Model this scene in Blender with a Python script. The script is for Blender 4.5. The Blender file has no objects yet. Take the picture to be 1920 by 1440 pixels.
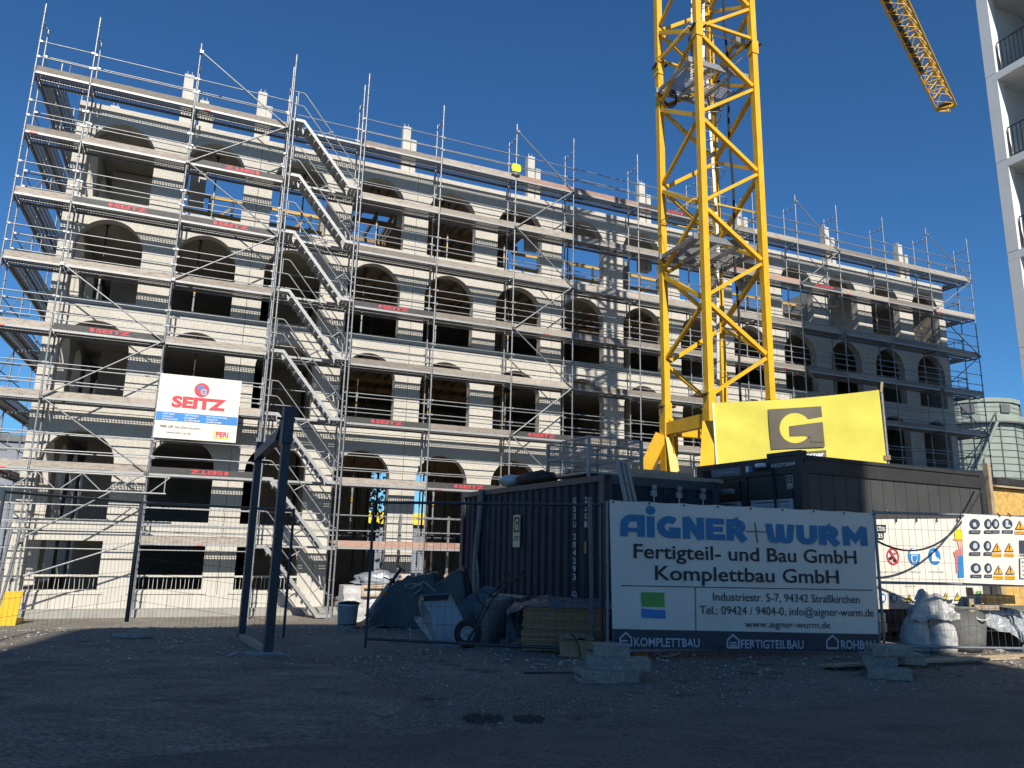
import bpy, math, random
from mathutils import Vector, Matrix, noise
random.seed(7)
SC = bpy.context.scene
COL = SC.collection
rad = math.radians
# ------------------------------------------------------------------ camera
F_PX, PITCH, ROLL, YAW, D0, H0 = 1396.65, rad(12.2113), rad(1.35496), rad(22.6501), 26.4621, 2.1769
cp, sp, cr, sr = math.cos(PITCH), math.sin(PITCH), math.cos(ROLL), math.sin(ROLL)
FW = Vector((0, cp, sp)); _R = Vector((1, 0, 0)); _U = Vector((0, -sp, cp))
RT = cr * _R + sr * _U; UP = -sr * _R + cr * _U
CAM = Vector((0, 0, H0))
cd = bpy.data.cameras.new('camera'); cam = bpy.data.objects.new('camera', cd); COL.objects.link(cam)
cd.sensor_width = 36; cd.lens = F_PX / 1920 * 36; cd.clip_start = .1; cd.clip_end = 3000
mw = Matrix((RT, UP, -FW)).transposed().to_4x4(); mw.translation = CAM
cam.matrix_world = mw; SC.camera = cam
# ------------------------------------------------------------------ sky, sun, exposure
SUN_EL = rad(36.0); SUN_AZ = math.atan2(.21, -.996)      # direction towards the sun: (sin, cos) of the azimuth
w = bpy.data.worlds.new('World'); SC.world = w; w.use_nodes = True
nt = w.node_tree; nt.nodes.clear()
sky = nt.nodes.new('ShaderNodeTexSky'); sky.sky_type = 'NISHITA'; sky.sun_disc = False
sky.sun_elevation = SUN_EL; sky.sun_rotation = SUN_AZ; sky.altitude = 400; sky.air_density = 1.0; sky.dust_density = .25; sky.ozone_density = 3.5
bg = nt.nodes.new('ShaderNodeBackground'); bg.inputs[1].default_value = .068
wo = nt.nodes.new('ShaderNodeOutputWorld')
tint = nt.nodes.new('ShaderNodeVectorMath'); tint.operation = 'MULTIPLY'; tint.inputs[1].default_value = (.41, .80, 1.10)      # clear deep blue autumn sky
nt.links.new(sky.outputs[0], tint.inputs[0]); nt.links.new(tint.outputs[0], bg.inputs[0]); nt.links.new(bg.outputs[0], wo.inputs[0])
sd = bpy.data.lights.new('sun', 'SUN'); sd.energy = 4.2; sd.angle = rad(.53); sd.color = (1, .94, .84)
sun = bpy.data.objects.new('sun', sd); COL.objects.link(sun)
sdir = Vector((math.sin(SUN_AZ) * math.cos(SUN_EL), math.cos(SUN_AZ) * math.cos(SUN_EL), math.sin(SUN_EL)))
sun.rotation_euler = sdir.to_track_quat('Z', 'Y').to_euler(); sun.location = sdir * 60
SC.view_settings.view_transform = 'Standard'; SC.view_settings.look = 'None'
SC.view_settings.exposure = 0.62; SC.view_settings.gamma = 1.0; SC.view_settings.use_curve_mapping = False
try:
    SC.cycles.max_bounces = 8; SC.cycles.diffuse_bounces = 5; SC.cycles.transparent_max_bounces = 8
except Exception: pass
# ------------------------------------------------------------------ site frame: s along the facade, e into the building
U_ = Vector((math.cos(YAW), math.sin(YAW), 0)); N_ = Vector((-math.sin(YAW), math.cos(YAW), 0))
ORG = Vector((0, D0, 0)) - .0384 * U_
def ray(x, y): return FW + (x - 960) / F_PX * RT - (y - 720) / F_PX * UP
def pix(P):
    q = Vector(P) - CAM; d = q.dot(FW); return 960 + F_PX * q.dot(RT) / d, 720 - F_PX * q.dot(UP) / d
def se(P): q = Vector(P) - ORG; return q.dot(U_), q.dot(N_)
def W(s, e, z=0): return ORG + s * U_ + e * N_ + Vector((0, 0, z))
def zg(e):
    if e <= -11.5: return .76
    if e >= -2: return -.12
    t = (e + 11.5) / 9.5; t = t * t * (3 - 2 * t) * .5 + t * .5
    return .76 - .88 * t
def gnd(x, y):
    v = ray(x, y); t = 2.0
    while t < 90:
        P = CAM + t * v
        if P.z <= zg((P - ORG).dot(N_)): return P
        t += .01
    return CAM + v * 90
def atz(x, y, z): v = ray(x, y); return CAM + v * ((z - H0) / v.z)
def atd(x, y, d): return CAM + ray(x, y) * d
def onfac(x, y, e):
    v = ray(x, y); t = ((ORG + e * N_ - CAM).dot(N_)) / v.dot(N_); P = CAM + t * v; q = P - ORG
    return q.dot(U_), P.z
def onv(x, y, A, B):                                   # on the vertical plane through A,B -> (distance along AB, z)
    A = Vector((A[0], A[1], 0)); d = Vector((B[0], B[1], 0)) - A; d.normalize(); n = Vector((-d.y, d.x, 0))
    v = ray(x, y); t = (A - CAM).dot(n) / v.dot(n); P = CAM + v * t
    return (P - A).dot(d), P.z
# ------------------------------------------------------------------ mesh builder
class MB:
    def __init__(s): s.v = []; s.f = []; s.sm = []
    def add(s, vs, fs, smooth=False):
        b = len(s.v); s.v += [tuple(v) for v in vs]; s.f += [tuple(b + i for i in f) for f in fs]; s.sm += [smooth] * len(fs); return s
    def box(s, x0, x1, y0, y1, z0, z1, mat=None):
        vs = [Vector(p) for p in ((x0,y0,z0),(x1,y0,z0),(x1,y1,z0),(x0,y1,z0),(x0,y0,z1),(x1,y0,z1),(x1,y1,z1),(x0,y1,z1))]
        if mat is not None: vs = [mat @ v for v in vs]
        return s.add(vs, [(0,3,2,1),(4,5,6,7),(0,1,5,4),(1,2,6,5),(2,3,7,6),(3,0,4,7)])
    def bar(s, a, b, wx, wz, up=(0,0,1)):               # rectangular bar from a to b
        a = Vector(a); b = Vector(b); d = b - a; L = d.length; d.normalize(); up = Vector(up)
        if abs(d.dot(up)) > .98: up = Vector((1,0,0))
        x = d.cross(up).normalized(); z = x.cross(d)
        m = Matrix((x, d, z)).transposed().to_4x4(); m.translation = a
        return s.box(-wx/2, wx/2, 0, L, -wz/2, wz/2, m)
    def tube(s, a, b, r, n=7, r2=None, cap=True):
        a = Vector(a); b = Vector(b); d = (b - a).normalized(); r2 = r if r2 is None else r2
        up = Vector((0,0,1)) if abs(d.z) < .9 else Vector((1,0,0)); x = d.cross(up).normalized(); y = d.cross(x)
        vs = []
        for p, q in ((a, r), (b, r2)):
            for i in range(n):
                t = 2*math.pi*i/n; vs.append(p + q*(math.cos(t)*x + math.sin(t)*y))
        s.add(vs, [(i, (i+1)%n, n+(i+1)%n, n+i) for i in range(n)], True)
        if cap: s.add(vs, [tuple(range(n-1,-1,-1)), tuple(range(n, 2*n))])
        return s
    def path(s, pts, r, n=6, closed=False):
        pts = [Vector(p) for p in pts]; m = len(pts); vs = []; px = None
        for i, p in enumerate(pts):
            if closed: d = pts[(i+1)%m] - pts[i-1]
            else: d = pts[min(i+1, m-1)] - pts[max(i-1, 0)]
            d.normalize()
            if px is None:
                up = Vector((0,0,1)) if abs(d.z) < .9 else Vector((1,0,0)); x = d.cross(up).normalized()
            else: x = (px - d*px.dot(d)).normalized()
            px = x; y = d.cross(x)
            for k in range(n):
                t = 2*math.pi*k/n; vs.append(p + r*(math.cos(t)*x + math.sin(t)*y))
        fs = []
        for i in range(m if closed else m-1):
            j = (i+1) % m
            for k in range(n): fs.append((i*n+k, i*n+(k+1)%n, j*n+(k+1)%n, j*n+k))
        s.add(vs, fs, True)
        if not closed: s.add(vs, [tuple(range(n-1,-1,-1)), tuple(range((m-1)*n, m*n))])
        return s
    def ext(s, pts, faces, y0, y1, smooth=False):       # 2-D faces in x,z extruded along y
        n = len(pts); vs = [(p[0], y0, p[1]) for p in pts] + [(p[0], y1, p[1]) for p in pts]
        fs = [tuple(f) for f in faces] + [tuple(n+i for i in reversed(f)) for f in faces]
        cnt = {}
        for f in faces:
            for i in range(len(f)):
                a, b = f[i], f[(i+1)%len(f)]; cnt[(a,b)] = 1
        for (a, b) in list(cnt):
            if (b, a) not in cnt: fs.append((b, a, n+a, n+b))
        return s.add(vs, fs, smooth)
    def lathe(s, prof, n=20, c=(0,0,0), axis='z', smooth=True):
        vs = []; m = len(prof)
        for r, z in prof:
            for i in range(n):
                t = 2*math.pi*i/n; p = (r*math.cos(t), r*math.sin(t), z)
                if axis == 'y': p = (p[0], p[2], p[1])
                vs.append((p[0]+c[0], p[1]+c[1], p[2]+c[2]))
        fs = [(j*n+i, j*n+(i+1)%n, (j+1)*n+(i+1)%n, (j+1)*n+i) for j in range(m-1) for i in range(n)]
        return s.add(vs, fs, smooth)
    def grid(s, fn, nu, nv, smooth=True):
        vs = [fn(i/nu, j/nv) for j in range(nv+1) for i in range(nu+1)]
        return s.add(vs, [(j*(nu+1)+i, j*(nu+1)+i+1, (j+1)*(nu+1)+i+1, (j+1)*(nu+1)+i) for j in range(nv) for i in range(nu)], smooth)
    def blob(s, c, r, amp=.15, fr=2.0, seed=0, nu=16, nv=10, flat=None):
        c = Vector(c); vs = []; o = Vector((seed*7.3, seed*3.1, seed*1.7))
        for j in range(nv+1):
            ph = math.pi*j/nv - math.pi/2
            for i in range(nu):
                t = 2*math.pi*i/nu; d = Vector((math.cos(ph)*math.cos(t), math.cos(ph)*math.sin(t), math.sin(ph)))
                k = 1 + amp*noise.noise(d*fr + o) + amp*.5*noise.noise(d*fr*2.7 + o)
                p = Vector((d.x*r[0]*k, d.y*r[1]*k, d.z*r[2]*k)) + c
                if flat is not None: p.z = max(p.z, flat)
                vs.append(p)
        return s.add(vs, [(j*nu+i, j*nu+(i+1)%nu, (j+1)*nu+(i+1)%nu, (j+1)*nu+i) for j in range(nv) for i in range(nu)], True)
    def mesh(s, name):
        me = bpy.data.meshes.new(name); me.from_pydata(s.v, [], s.f)
        me.polygons.foreach_set('use_smooth', s.sm); me.update(); return me
def ob(name, mb, mat, parent=None, loc=(0,0,0), rot=(0,0,0), kind=None):
    me = mb.mesh(name) if isinstance(mb, MB) else mb
    if mat is not None and len(me.materials) == 0: me.materials.append(mat)
    o = bpy.data.objects.new(name, me); COL.objects.link(o); o.location = loc; o.rotation_euler = rot
    if parent is not None: o.parent = parent
    if kind: o['kind'] = kind
    return o
def tag(o, label, cat, group=None):
    o['label'] = label; o['category'] = cat
    if group: o['group'] = group
    return o
def thing(name, label, cat, loc=(0,0,0), rz=0, group=None):
    o = bpy.data.objects.new(name, None); COL.objects.link(o); o.location = loc; o.rotation_euler = (0,0,rz); o.empty_display_size = .2
    return tag(o, label, cat, group)
def dup(o, parent):
    c = o.copy(); COL.objects.link(c); c.parent = parent
    for ch in list(o.children): dup(ch, c)
    return c
# ------------------------------------------------------------------ materials
def mat(name, col, rough=.6, metal=0, var=.18, scale=3.0, bump=0, bscale=40, stretch=None, rnd=0, speck=None, alpha=1, dirt=None, objc=False, spec=.5):
    m = bpy.data.materials.new(name); m.use_nodes = True; t = m.node_tree; L = t.links; N = t.nodes
    b = N['Principled BSDF']; b.inputs['Roughness'].default_value = rough; b.inputs['Metallic'].default_value = metal
    b.inputs['Specular IOR Level'].default_value = spec
    if objc: src = N.new('ShaderNodeTexCoord').outputs['Object']
    else: src = N.new('ShaderNodeNewGeometry').outputs['Position']
    mp = N.new('ShaderNodeMapping'); L.new(src, mp.inputs[0])
    if stretch: mp.inputs['Scale'].default_value = stretch
    oi = N.new('ShaderNodeObjectInfo')
    if rnd:
        mul = N.new('ShaderNodeVectorMath'); mul.operation = 'SCALE'; mul.inputs[0].default_value = (37, 19, 53); L.new(oi.outputs['Random'], mul.inputs['Scale']); L.new(mul.outputs[0], mp.inputs['Location'])
    n1 = N.new('ShaderNodeTexNoise'); n1.inputs['Scale'].default_value = scale; n1.inputs['Detail'].default_value = 6; n1.inputs['Roughness'].default_value = .65; L.new(mp.outputs[0], n1.inputs['Vector'])
    mr = N.new('ShaderNodeMapRange'); mr.inputs[1].default_value = .3; mr.inputs[2].default_value = .7; mr.inputs[3].default_value = 1 - var; mr.inputs[4].default_value = 1 + var; L.new(n1.outputs[0], mr.inputs[0])
    def mulc(c, f):
        x = N.new('ShaderNodeVectorMath'); x.operation = 'SCALE'; L.new(c, x.inputs[0]); L.new(f, x.inputs['Scale']); return x.outputs[0]
    rgb = N.new('ShaderNodeRGB'); rgb.outputs[0].default_value = (*col, 1); c = mulc(rgb.outputs[0], mr.outputs[0])
    if speck:                                            # (scale, amount)
        n2 = N.new('ShaderNodeTexNoise'); n2.inputs['Scale'].default_value = speck[0]; n2.inputs['Detail'].default_value = 2; L.new(mp.outputs[0], n2.inputs['Vector'])
        m2 = N.new('ShaderNodeMapRange'); m2.inputs[1].default_value = .33; m2.inputs[2].default_value = .67; m2.inputs[3].default_value = 1 - speck[1]; m2.inputs[4].default_value = 1 + speck[1]; L.new(n2.outputs[0], m2.inputs[0]); c = mulc(c, m2.outputs[0])
    if rnd:
        m3 = N.new('ShaderNodeMapRange'); m3.inputs[3].default_value = 1 - rnd; m3.inputs[4].default_value = 1 + rnd; L.new(oi.outputs['Random'], m3.inputs[0]); c = mulc(c, m3.outputs[0])
    if dirt:                                             # (colour, scale, threshold, amount)
        n4 = N.new('ShaderNodeTexNoise'); n4.inputs['Scale'].default_value = dirt[1]; n4.inputs['Detail'].default_value = 8; n4.inputs['Roughness'].default_value = .7; L.new(mp.outputs[0], n4.inputs['Vector'])
        m4 = N.new('ShaderNodeMapRange'); m4.inputs[1].default_value = dirt[2]; m4.inputs[2].default_value = dirt[2] + .12; m4.inputs[4].default_value = dirt[3]; L.new(n4.outputs[0], m4.inputs[0])
        mx = N.new('ShaderNodeMix'); mx.data_type = 'RGBA'; L.new(m4.outputs[0], mx.inputs[0]); L.new(c, mx.inputs[6]); mx.inputs[7].default_value = (*dirt[0], 1); c = mx.outputs[2]
    L.new(c, b.inputs['Base Color'])
    if bump:
        n3 = N.new('ShaderNodeTexNoise'); n3.inputs['Scale'].default_value = bscale; n3.inputs['Detail'].default_value = 4; L.new(mp.outputs[0], n3.inputs['Vector'])
        bp = N.new('ShaderNodeBump'); bp.inputs['Strength'].default_value = bump; bp.inputs['Distance'].default_value = .02; L.new(n3.outputs[0], bp.inputs['Height']); L.new(bp.outputs[0], b.inputs['Normal'])
    if alpha < 1: b.inputs['Alpha'].default_value = alpha
    return m
m_blast = mat('sandblasted_concrete', (.48,.45,.395), .9, var=.07, scale=.9, speck=(42,.26), bump=.12, bscale=60, dirt=((.42,.4,.35), .8, .6, .35))
m_fair = mat('fair_faced_concrete', (.5,.475,.42), .85, var=.08, scale=1.3, speck=(60,.06), dirt=((.46,.43,.37), 1.1, .6, .35))
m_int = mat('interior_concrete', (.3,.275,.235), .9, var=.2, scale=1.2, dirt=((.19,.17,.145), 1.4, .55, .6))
m_kerb = mat('kerb_concrete', (.3,.29,.26), .9, var=.15, scale=2)
m_white = mat('white_render', (.74,.75,.73), .8, var=.05, scale=1.5, dirt=((.66,.67,.66), 1.2, .6, .3))
m_galv = mat('galvanised_steel', (.27,.275,.28), .45, .45, var=.22, scale=14, rnd=.1, dirt=((.3,.25,.2), 9, .66, .5))
m_alu = mat('aluminium', (.33,.33,.325), .5, .25, var=.12, scale=9, dirt=((.45,.42,.38), 6, .62, .5))
m_deck = mat('deck_steel', (.26,.265,.27), .5, .5, var=.2, scale=7, dirt=((.3,.28,.25), 5, .6, .6))
m_toe = mat('weathered_toe_board', (.31,.27,.225), .85, var=.45, scale=5, stretch=(1.3,12,16), rnd=.38, objc=True, dirt=((.13,.11,.095), 2.6, .52, .75))
m_toered = mat('reddish_toe_board', (.34,.2,.15), .85, var=.35, scale=9, stretch=(1.1,14,14), rnd=.25, objc=True, dirt=((.4,.33,.27), 3, .5, .8))
m_black = mat('black_toe_board', (.045,.045,.045), .6, var=.3, scale=9, dirt=((.2,.19,.17), 14, .64, .5))
m_red = mat('red_print', (.55,.045,.06), .6, var=.1)
m_redmark = mat('red_mark', (.6,.12,.1), .6, var=.2)
m_crane = mat('crane_yellow', (.68,.385,.015), .45, var=.14, scale=1.6, dirt=((.26,.14,.05), 8, .57, .6), bump=.1, bscale=25)
m_rustm = mat('dark_greased_steel', (.06,.05,.04), .5, .4, var=.3, scale=9)
m_yban = mat('yellow_mesh_banner', (.68,.6,.085), .6, var=.1, scale=1.2, bump=.7, bscale=1.6)
m_ybanlet = mat('yellow_print', (.7,.62,.085), .7, var=.05)
m_dgrey = mat('dark_grey_print', (.13,.12,.11), .7, var=.15)
m_cont = mat('blue_container_paint', (.018,.026,.04), .6, spec=.2, var=.25, scale=2.5, dirt=((.045,.043,.04), 3, .62, .5))
m_contf = mat('container_frame_paint', (.035,.042,.055), .5, var=.25, scale=3, dirt=((.09,.08,.07), 4, .62, .6))
m_office = mat('anthracite_panel', (.06,.062,.062), .45, var=.15, scale=2, dirt=((.1,.095,.085), 3, .6, .35))
m_officef = mat('anthracite_frame', (.035,.036,.037), .45, var=.2, scale=3)
m_shut = mat('grey_roller_shutter', (.42,.45,.5), .5, var=.1, scale=3)
m_bwhite = mat('white_vinyl_banner', (.66,.62,.55), .5, var=.07, scale=1.6, bump=.6, bscale=2.2, dirt=((.52,.5,.46), 2.2, .6, .4))
m_pblue = mat('blue_print', (.015,.17,.36), .55, var=.08)
m_pblue2 = mat('light_blue_print', (.03,.2,.5), .55, var=.08)
m_navy = mat('navy_print', (.03,.04,.06), .55, var=.15)
m_pblack = mat('black_print', (.02,.02,.022), .6, var=.1)
m_pgreen = mat('green_print', (.1,.33,.07), .55, var=.08)
m_pwhite = mat('white_print', (.75,.76,.76), .6, var=.05)
m_porange = mat('orange_print', (.75,.36,.03), .6, var=.06)
m_pyel = mat('sign_yellow', (.8,.58,.02), .55, var=.05)
m_fence = mat('fence_steel', (.2,.22,.25), .45, .6, var=.2, scale=12)
m_fencedk = mat('dark_painted_steel', (.035,.042,.055), .45, .2, var=.25, scale=8)
m_block = mat('concrete_block', (.27,.25,.22), .95, var=.25, scale=9, speck=(50,.25), bump=.5, bscale=45, dirt=((.2,.185,.17), 6, .56, .6))
m_tarp = mat('dark_green_tarpaulin', (.04,.053,.05), .36, var=.25, scale=3, bump=1.0, bscale=7, dirt=((.1,.095,.085), 3, .6, .4))
m_tarpb = mat('blue_tarpaulin', (.06,.08,.095), .35, var=.25, scale=3, bump=.9, bscale=8)
m_tarpg = mat('silver_grey_tarpaulin', (.3,.32,.34), .35, var=.2, scale=3, bump=.9, bscale=8)
m_sack = mat('white_plastic_sack', (.45,.445,.43), .5, var=.2, scale=6, bump=1.0, bscale=9, dirt=((.3,.285,.26), 7, .58, .5))
m_tub = mat('dark_mortar_tub', (.14,.14,.13), .75, var=.25, scale=5, dirt=((.3,.29,.27), 4, .55, .6))
m_ply = mat('plywood_edge', (.34,.2,.105), .85, var=.25, scale=8, stretch=(1,1,9), rnd=.2)
m_card = mat('cardboard', (.28,.19,.11), .9, var=.25, scale=6)
m_wood = mat('timber', (.36,.28,.19), .85, var=.3, scale=6, stretch=(3,3,1), rnd=.15, dirt=((.2,.16,.12), 3, .6, .5))
m_osb = mat('osb_board', (.55,.34,.1), .8, var=.35, scale=12)
m_formw = mat('formwork_timber', (.24,.16,.09), .85, var=.3, scale=5, rnd=.2)
m_yform = mat('yellow_formwork_beam', (.5,.3,.06), .65, var=.15, scale=5)
m_rubber = mat('rubber', (.018,.018,.019), .8, var=.25, scale=10)
m_greysheet = mat('grey_sheet_metal', (.26,.28,.3), .5, .3, var=.2, scale=3, dirt=((.16,.15,.14), 4, .58, .5))
m_bucket = mat('white_plastic', (.5,.56,.66), .5, var=.1, scale=8)
m_glass = mat('window_glass', (.03,.035,.04), .08, var=.1, spec=.8)
m_silo = mat('pale_green_cladding', (.25,.285,.245), .7, var=.12, scale=.6)
m_silod = mat('grey_band', (.12,.13,.13), .6, .2, var=.2)
m_hall = mat('grey_hall_cladding', (.2,.22,.25), .7, var=.12, scale=.5)
m_darkint = mat('anthracite_metal', (.03,.033,.036), .5, .3, var=.2)
m_orange = mat('orange_paint', (.62,.2,.03), .5, var=.15, scale=3)
m_redp = mat('red_paint', (.5,.04,.04), .5, var=.15, scale=5)
m_yel = mat('yellow_paint', (.7,.42,.02), .5, var=.1, scale=4)
m_hiviz = mat('hi_vis_fabric', (.62,.75,.03), .7, var=.12, scale=20)
m_bark = mat('bark', (.1,.08,.06), .9, var=.3, scale=8)
m_leaf = mat('autumn_foliage', (.13,.11,.035), .8, var=.5, scale=4, rnd=0)
m_rope = mat('yellow_rope', (.5,.36,.12), .8, var=.2, scale=9)
m_plan = mat('pale_plaster', (.72,.7,.66), .85, var=.1)
# ------------------------------------------------------------------ lettering (text turned into flat meshes)
_txt = {}
def text_mesh(s, bold=0.0, shear=0.0):
    k = (s, bold, shear)
    if k in _txt: return _txt[k]
    cu = bpy.data.curves.new('lettering', 'FONT'); cu.body = s; cu.offset = bold; cu.shear = shear; cu.resolution_u = 3
    cu.size = 1; o = bpy.data.objects.new('lettering', cu); COL.objects.link(o)
    dg = bpy.context.evaluated_depsgraph_get(); dg.update()
    me = bpy.data.meshes.new_from_object(o.evaluated_get(dg))
    vs = [v.co.copy() for v in me.vertices]; fs = [tuple(p.vertices) for p in me.polygons]
    bpy.data.objects.remove(o); bpy.data.curves.remove(cu); bpy.data.meshes.remove(me)
    x0 = min(v.x for v in vs); x1 = max(v.x for v in vs)
    vs = [((v.x - x0) / (x1 - x0), v.y) for v in vs]
    _txt[k] = (vs, fs); return _txt[k]
CAPH = .70
def lettering(s, x0, x1, zb, cap, bold=.0, y=0.0, x0b=None, slope=0.0, shear=0.0, flip=False):
    """flat text in the x,z plane at depth y facing -y; zb baseline height at x0, cap the capital height"""
    vs, fs = text_mesh(s, bold, shear); mb = MB(); W_ = x1 - x0
    pts = []
    for u, v in vs:
        zz = v / CAPH * cap
        if flip: pts.append((x1 - u * W_, y, zb + cap - zz + slope * (1 - u) * W_))
        else: pts.append((x0 + u * W_, y, zb + zz + slope * u * W_))
    return mb.add(pts, fs)
def disc(cx, cz, r, y=0, n=24, rz=None):
    rz = rz or r
    return MB().add([(cx + r*math.cos(2*math.pi*i/n), y, cz + rz*math.sin(2*math.pi*i/n)) for i in range(n)], [tuple(range(n))])
def ring(cx, cz, r0, r1, y=0, n=24):
    mb = MB(); vs = []
    for i in range(n):
        t = 2*math.pi*i/n
        for r in (r0, r1): vs.append((cx + r*math.cos(t), y, cz + r*math.sin(t)))
    return mb.add(vs, [(2*i, 2*i+1, (2*i+3) % (2*n), (2*i+2) % (2*n)) for i in range(n)])
def flat(pts, y=0): return MB().add([(p[0], y, p[1]) for p in pts], [tuple(range(len(pts)))])
def stroke(mb, pts, w_, y):
    pts = [Vector(p) for p in pts]; vs = []
    for i, p in enumerate(pts):
        d0 = (pts[i] - pts[i-1]).normalized() if i > 0 else None
        d1 = (pts[i+1] - pts[i]).normalized() if i < len(pts)-1 else None
        d = (d0 or d1) if (d0 is None or d1 is None) else (d0 + d1).normalized()
        n = Vector((-d.y, d.x)); k = 1.0
        if d0 is not None and d1 is not None: k = 1 / max(.5, n.dot(Vector((-d1.y, d1.x))))
        vs += [(p.x + n.x*w_/2*k, y, p.y + n.y*w_/2*k), (p.x - n.x*w_/2*k, y, p.y - n.y*w_/2*k)]
    mb.add(vs, [(2*i, 2*i+1, 2*i+3, 2*i+2) for i in range(len(pts)-1)])
def arc(cx, cy, rx, ry, a0, a1, n=10): return [(cx + rx*math.cos(rad(a0 + (a1-a0)*i/n)), cy + ry*math.sin(rad(a0 + (a1-a0)*i/n))) for i in range(n+1)]
def fat_letter(ch):                                      # heavy rounded capitals, unit height, stroke lists (points, width)
    w_ = .31
    if ch == 'A': return [([(.155,0),(.155,.45)] + arc(.5,.5,.345,.34,180,90,6)[1:] + [(.66,.84)], w_), ([(.84,0),(.84,.995)], w_), ([(.3,.3),(.7,.3)], .2)], 1.0
    if ch == 'i': return [([(.17,0),(.17,.95)], .32)], .36
    if ch == 'G': return [(arc(.52,.5,.365,.345,50,300,14), w_), ([(.5,.36),(.98,.36)], .27), ([(.84,.0),(.84,.3)], .28)], 1.02
    if ch == 'N': return [([(.155,0),(.155,1)], w_), ([(.75,0),(.75,1)], w_), ([(.14,.97),(.77,.03)], .3)], .92
    if ch == 'E': return [([(.155,0),(.155,1)], w_), ([(.29,.865),(.8,.865)], .27), ([(.29,.5),(.74,.5)], .24), ([(.29,.135),(.84,.135)], .27)], .84
    if ch == 'R': return [([(.155,0),(.155,1)], w_), ([(.29,.86),(.5,.86)] + arc(.5,.66,.2,.2,90,-90,8) + [(.29,.46)], .27), ([(.42,.5),(.78,.0)], .32)], .95
    if ch == 'W': return [([(.12,1),(.2,.35)] + arc(.37,.3,.17,.14,180,360,8) + [(.56,1)], .27), ([(.6,1),(.64,.35)] + arc(.81,.3,.17,.14,180,360,8) + [(1.05,1)], .27)], 1.2
    if ch == 'U': return [([(.155,1)] + arc(.44,.42,.285,.27,180,360,10) + [(.725,1)], w_)], .88
    if ch == 'M': return [([(.16,0),(.16,1)], w_), ([(.94,0),(.94,1)], w_), ([(.12,.97),(.55,.36),(.98,.97)], .3)], 1.1
def fat_word(word, x0, x1, zb, cap, y, slope, gap=.07):
    tot = sum(fat_letter(c)[1] + gap for c in word) - gap; kx = (x1 - x0) / tot; mb = MB(); x = 0; j = 0
    for c in word:
        if c == 'i':
            d = disc(x0 + (x+.17)*kx, 0, .2*kx, y, 20, .2*cap); mb.add([(v[0], v[1], zb + v[2] + 1.22*cap + slope*(x+.17)*kx) for v in d.v], d.f)
        st, wd = fat_letter(c)
        for pts, sw in st:
            t = MB(); stroke(t, pts, sw, 0)
            mb.add([(x0 + (x + v[0])*kx, y - .0006*(j % 6), zb + v[2]*cap + slope*(x + v[0])*kx) for v in t.v], t.f); j += 1
        x += wd + gap
    return mb
def rect(x0, x1, z0, z1, y=0, slope=0): return MB().add([(x0,y,z0),(x1,y,z0+slope*(x1-x0)),(x1,y,z1+slope*(x1-x0)),(x0,y,z1)], [(0,1,2,3)])
# ------------------------------------------------------------------ ground
def ground_fn(x0, x1, y0, y1, lift=0, amp=1):
    def f(u, v):
        x = x0 + (x1-x0)*u; y = y0 + (y1-y0)*v; s, e = se((x, y, 0)); z = zg(e)
        if -22 < e < -1: z += amp*(.035*noise.noise(Vector((x*.5, y*.5, 0))) + .012*noise.noise(Vector((x*2.3, y*2.3, 3))))
        return (x, y, z + lift)
    return f
def ground_mat():
    m = bpy.data.materials.new('compacted_dirt_and_gravel'); m.use_nodes = True; t = m.node_tree; N = t.nodes; L = t.links; b = N['Principled BSDF']; b.inputs['Roughness'].default_value = .92
    g = N.new('ShaderNodeNewGeometry').outputs['Position']
    def nz(sc, det=6, r=.6):
        n = N.new('ShaderNodeTexNoise'); n.inputs['Scale'].default_value = sc; n.inputs['Detail'].default_value = det; n.inputs['Roughness'].default_value = r; L.new(g, n.inputs['Vector']); return n.outputs[0]
    def ramp(f, a, bb, ca, cb):
        r = N.new('ShaderNodeMapRange'); r.inputs[1].default_value = a; r.inputs[2].default_value = bb; L.new(f, r.inputs[0])
        mx = N.new('ShaderNodeMix'); mx.data_type = 'RGBA'; L.new(r.outputs[0], mx.inputs[0])
        for i, c in ((6, ca), (7, cb)):
            if isinstance(c, tuple): mx.inputs[i].default_value = (*c, 1)
            else: L.new(c, mx.inputs[i])
        return mx.outputs[2]
    c1 = ramp(nz(.55), .38, .62, (.17,.14,.105), (.3,.255,.2))
    c2 = ramp(nz(9, 8, .75), .45, .7, c1, (.34,.3,.25))
    c3 = ramp(nz(38, 3, .6), .52, .62, c2, (.46,.43,.38))
    c4 = ramp(nz(2.2, 5, .7), .56, .72, c3, (.085,.068,.05))
    L.new(c4, b.inputs['Base Color'])
    add = N.new('ShaderNodeMath'); add.operation = 'ADD'; L.new(nz(30, 6, .7), add.inputs[0]); L.new(nz(7, 4, .6), add.inputs[1])
    bp = N.new('ShaderNodeBump'); bp.inputs['Strength'].default_value = 1.0; bp.inputs['Distance'].default_value = .09; L.new(add.outputs[0], bp.inputs['Height']); L.new(bp.outputs[0], b.inputs['Normal'])
    return m
m_ground = ground_mat()
m_asph = mat('worn_asphalt', (.135,.118,.102), .85, var=.3, scale=1.7, speck=(52,.5), stretch=(.6,1.4,1), bump=.8, bscale=80, dirt=((.2,.18,.155), .9, .54, .5))
m_old = mat('old_patched_asphalt', (.19,.16,.128), .9, var=.4, scale=2.3, speck=(44,.55), bump=.9, bscale=50, stretch=(.55,1.3,1), dirt=((.075,.065,.055), 1.6, .55, .8))
m_far = mat('far_ground', (.16,.15,.13), .95, var=.2, scale=.3)
ob('ground', MB().grid(ground_fn(-45, 45, -20, 42), 90, 62), m_ground, kind='structure')
ob('far_ground', MB().grid(lambda u, v: (-900 + 1800*u, -900 + 1800*v, -.4), 12, 12), m_far, kind='structure')
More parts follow.
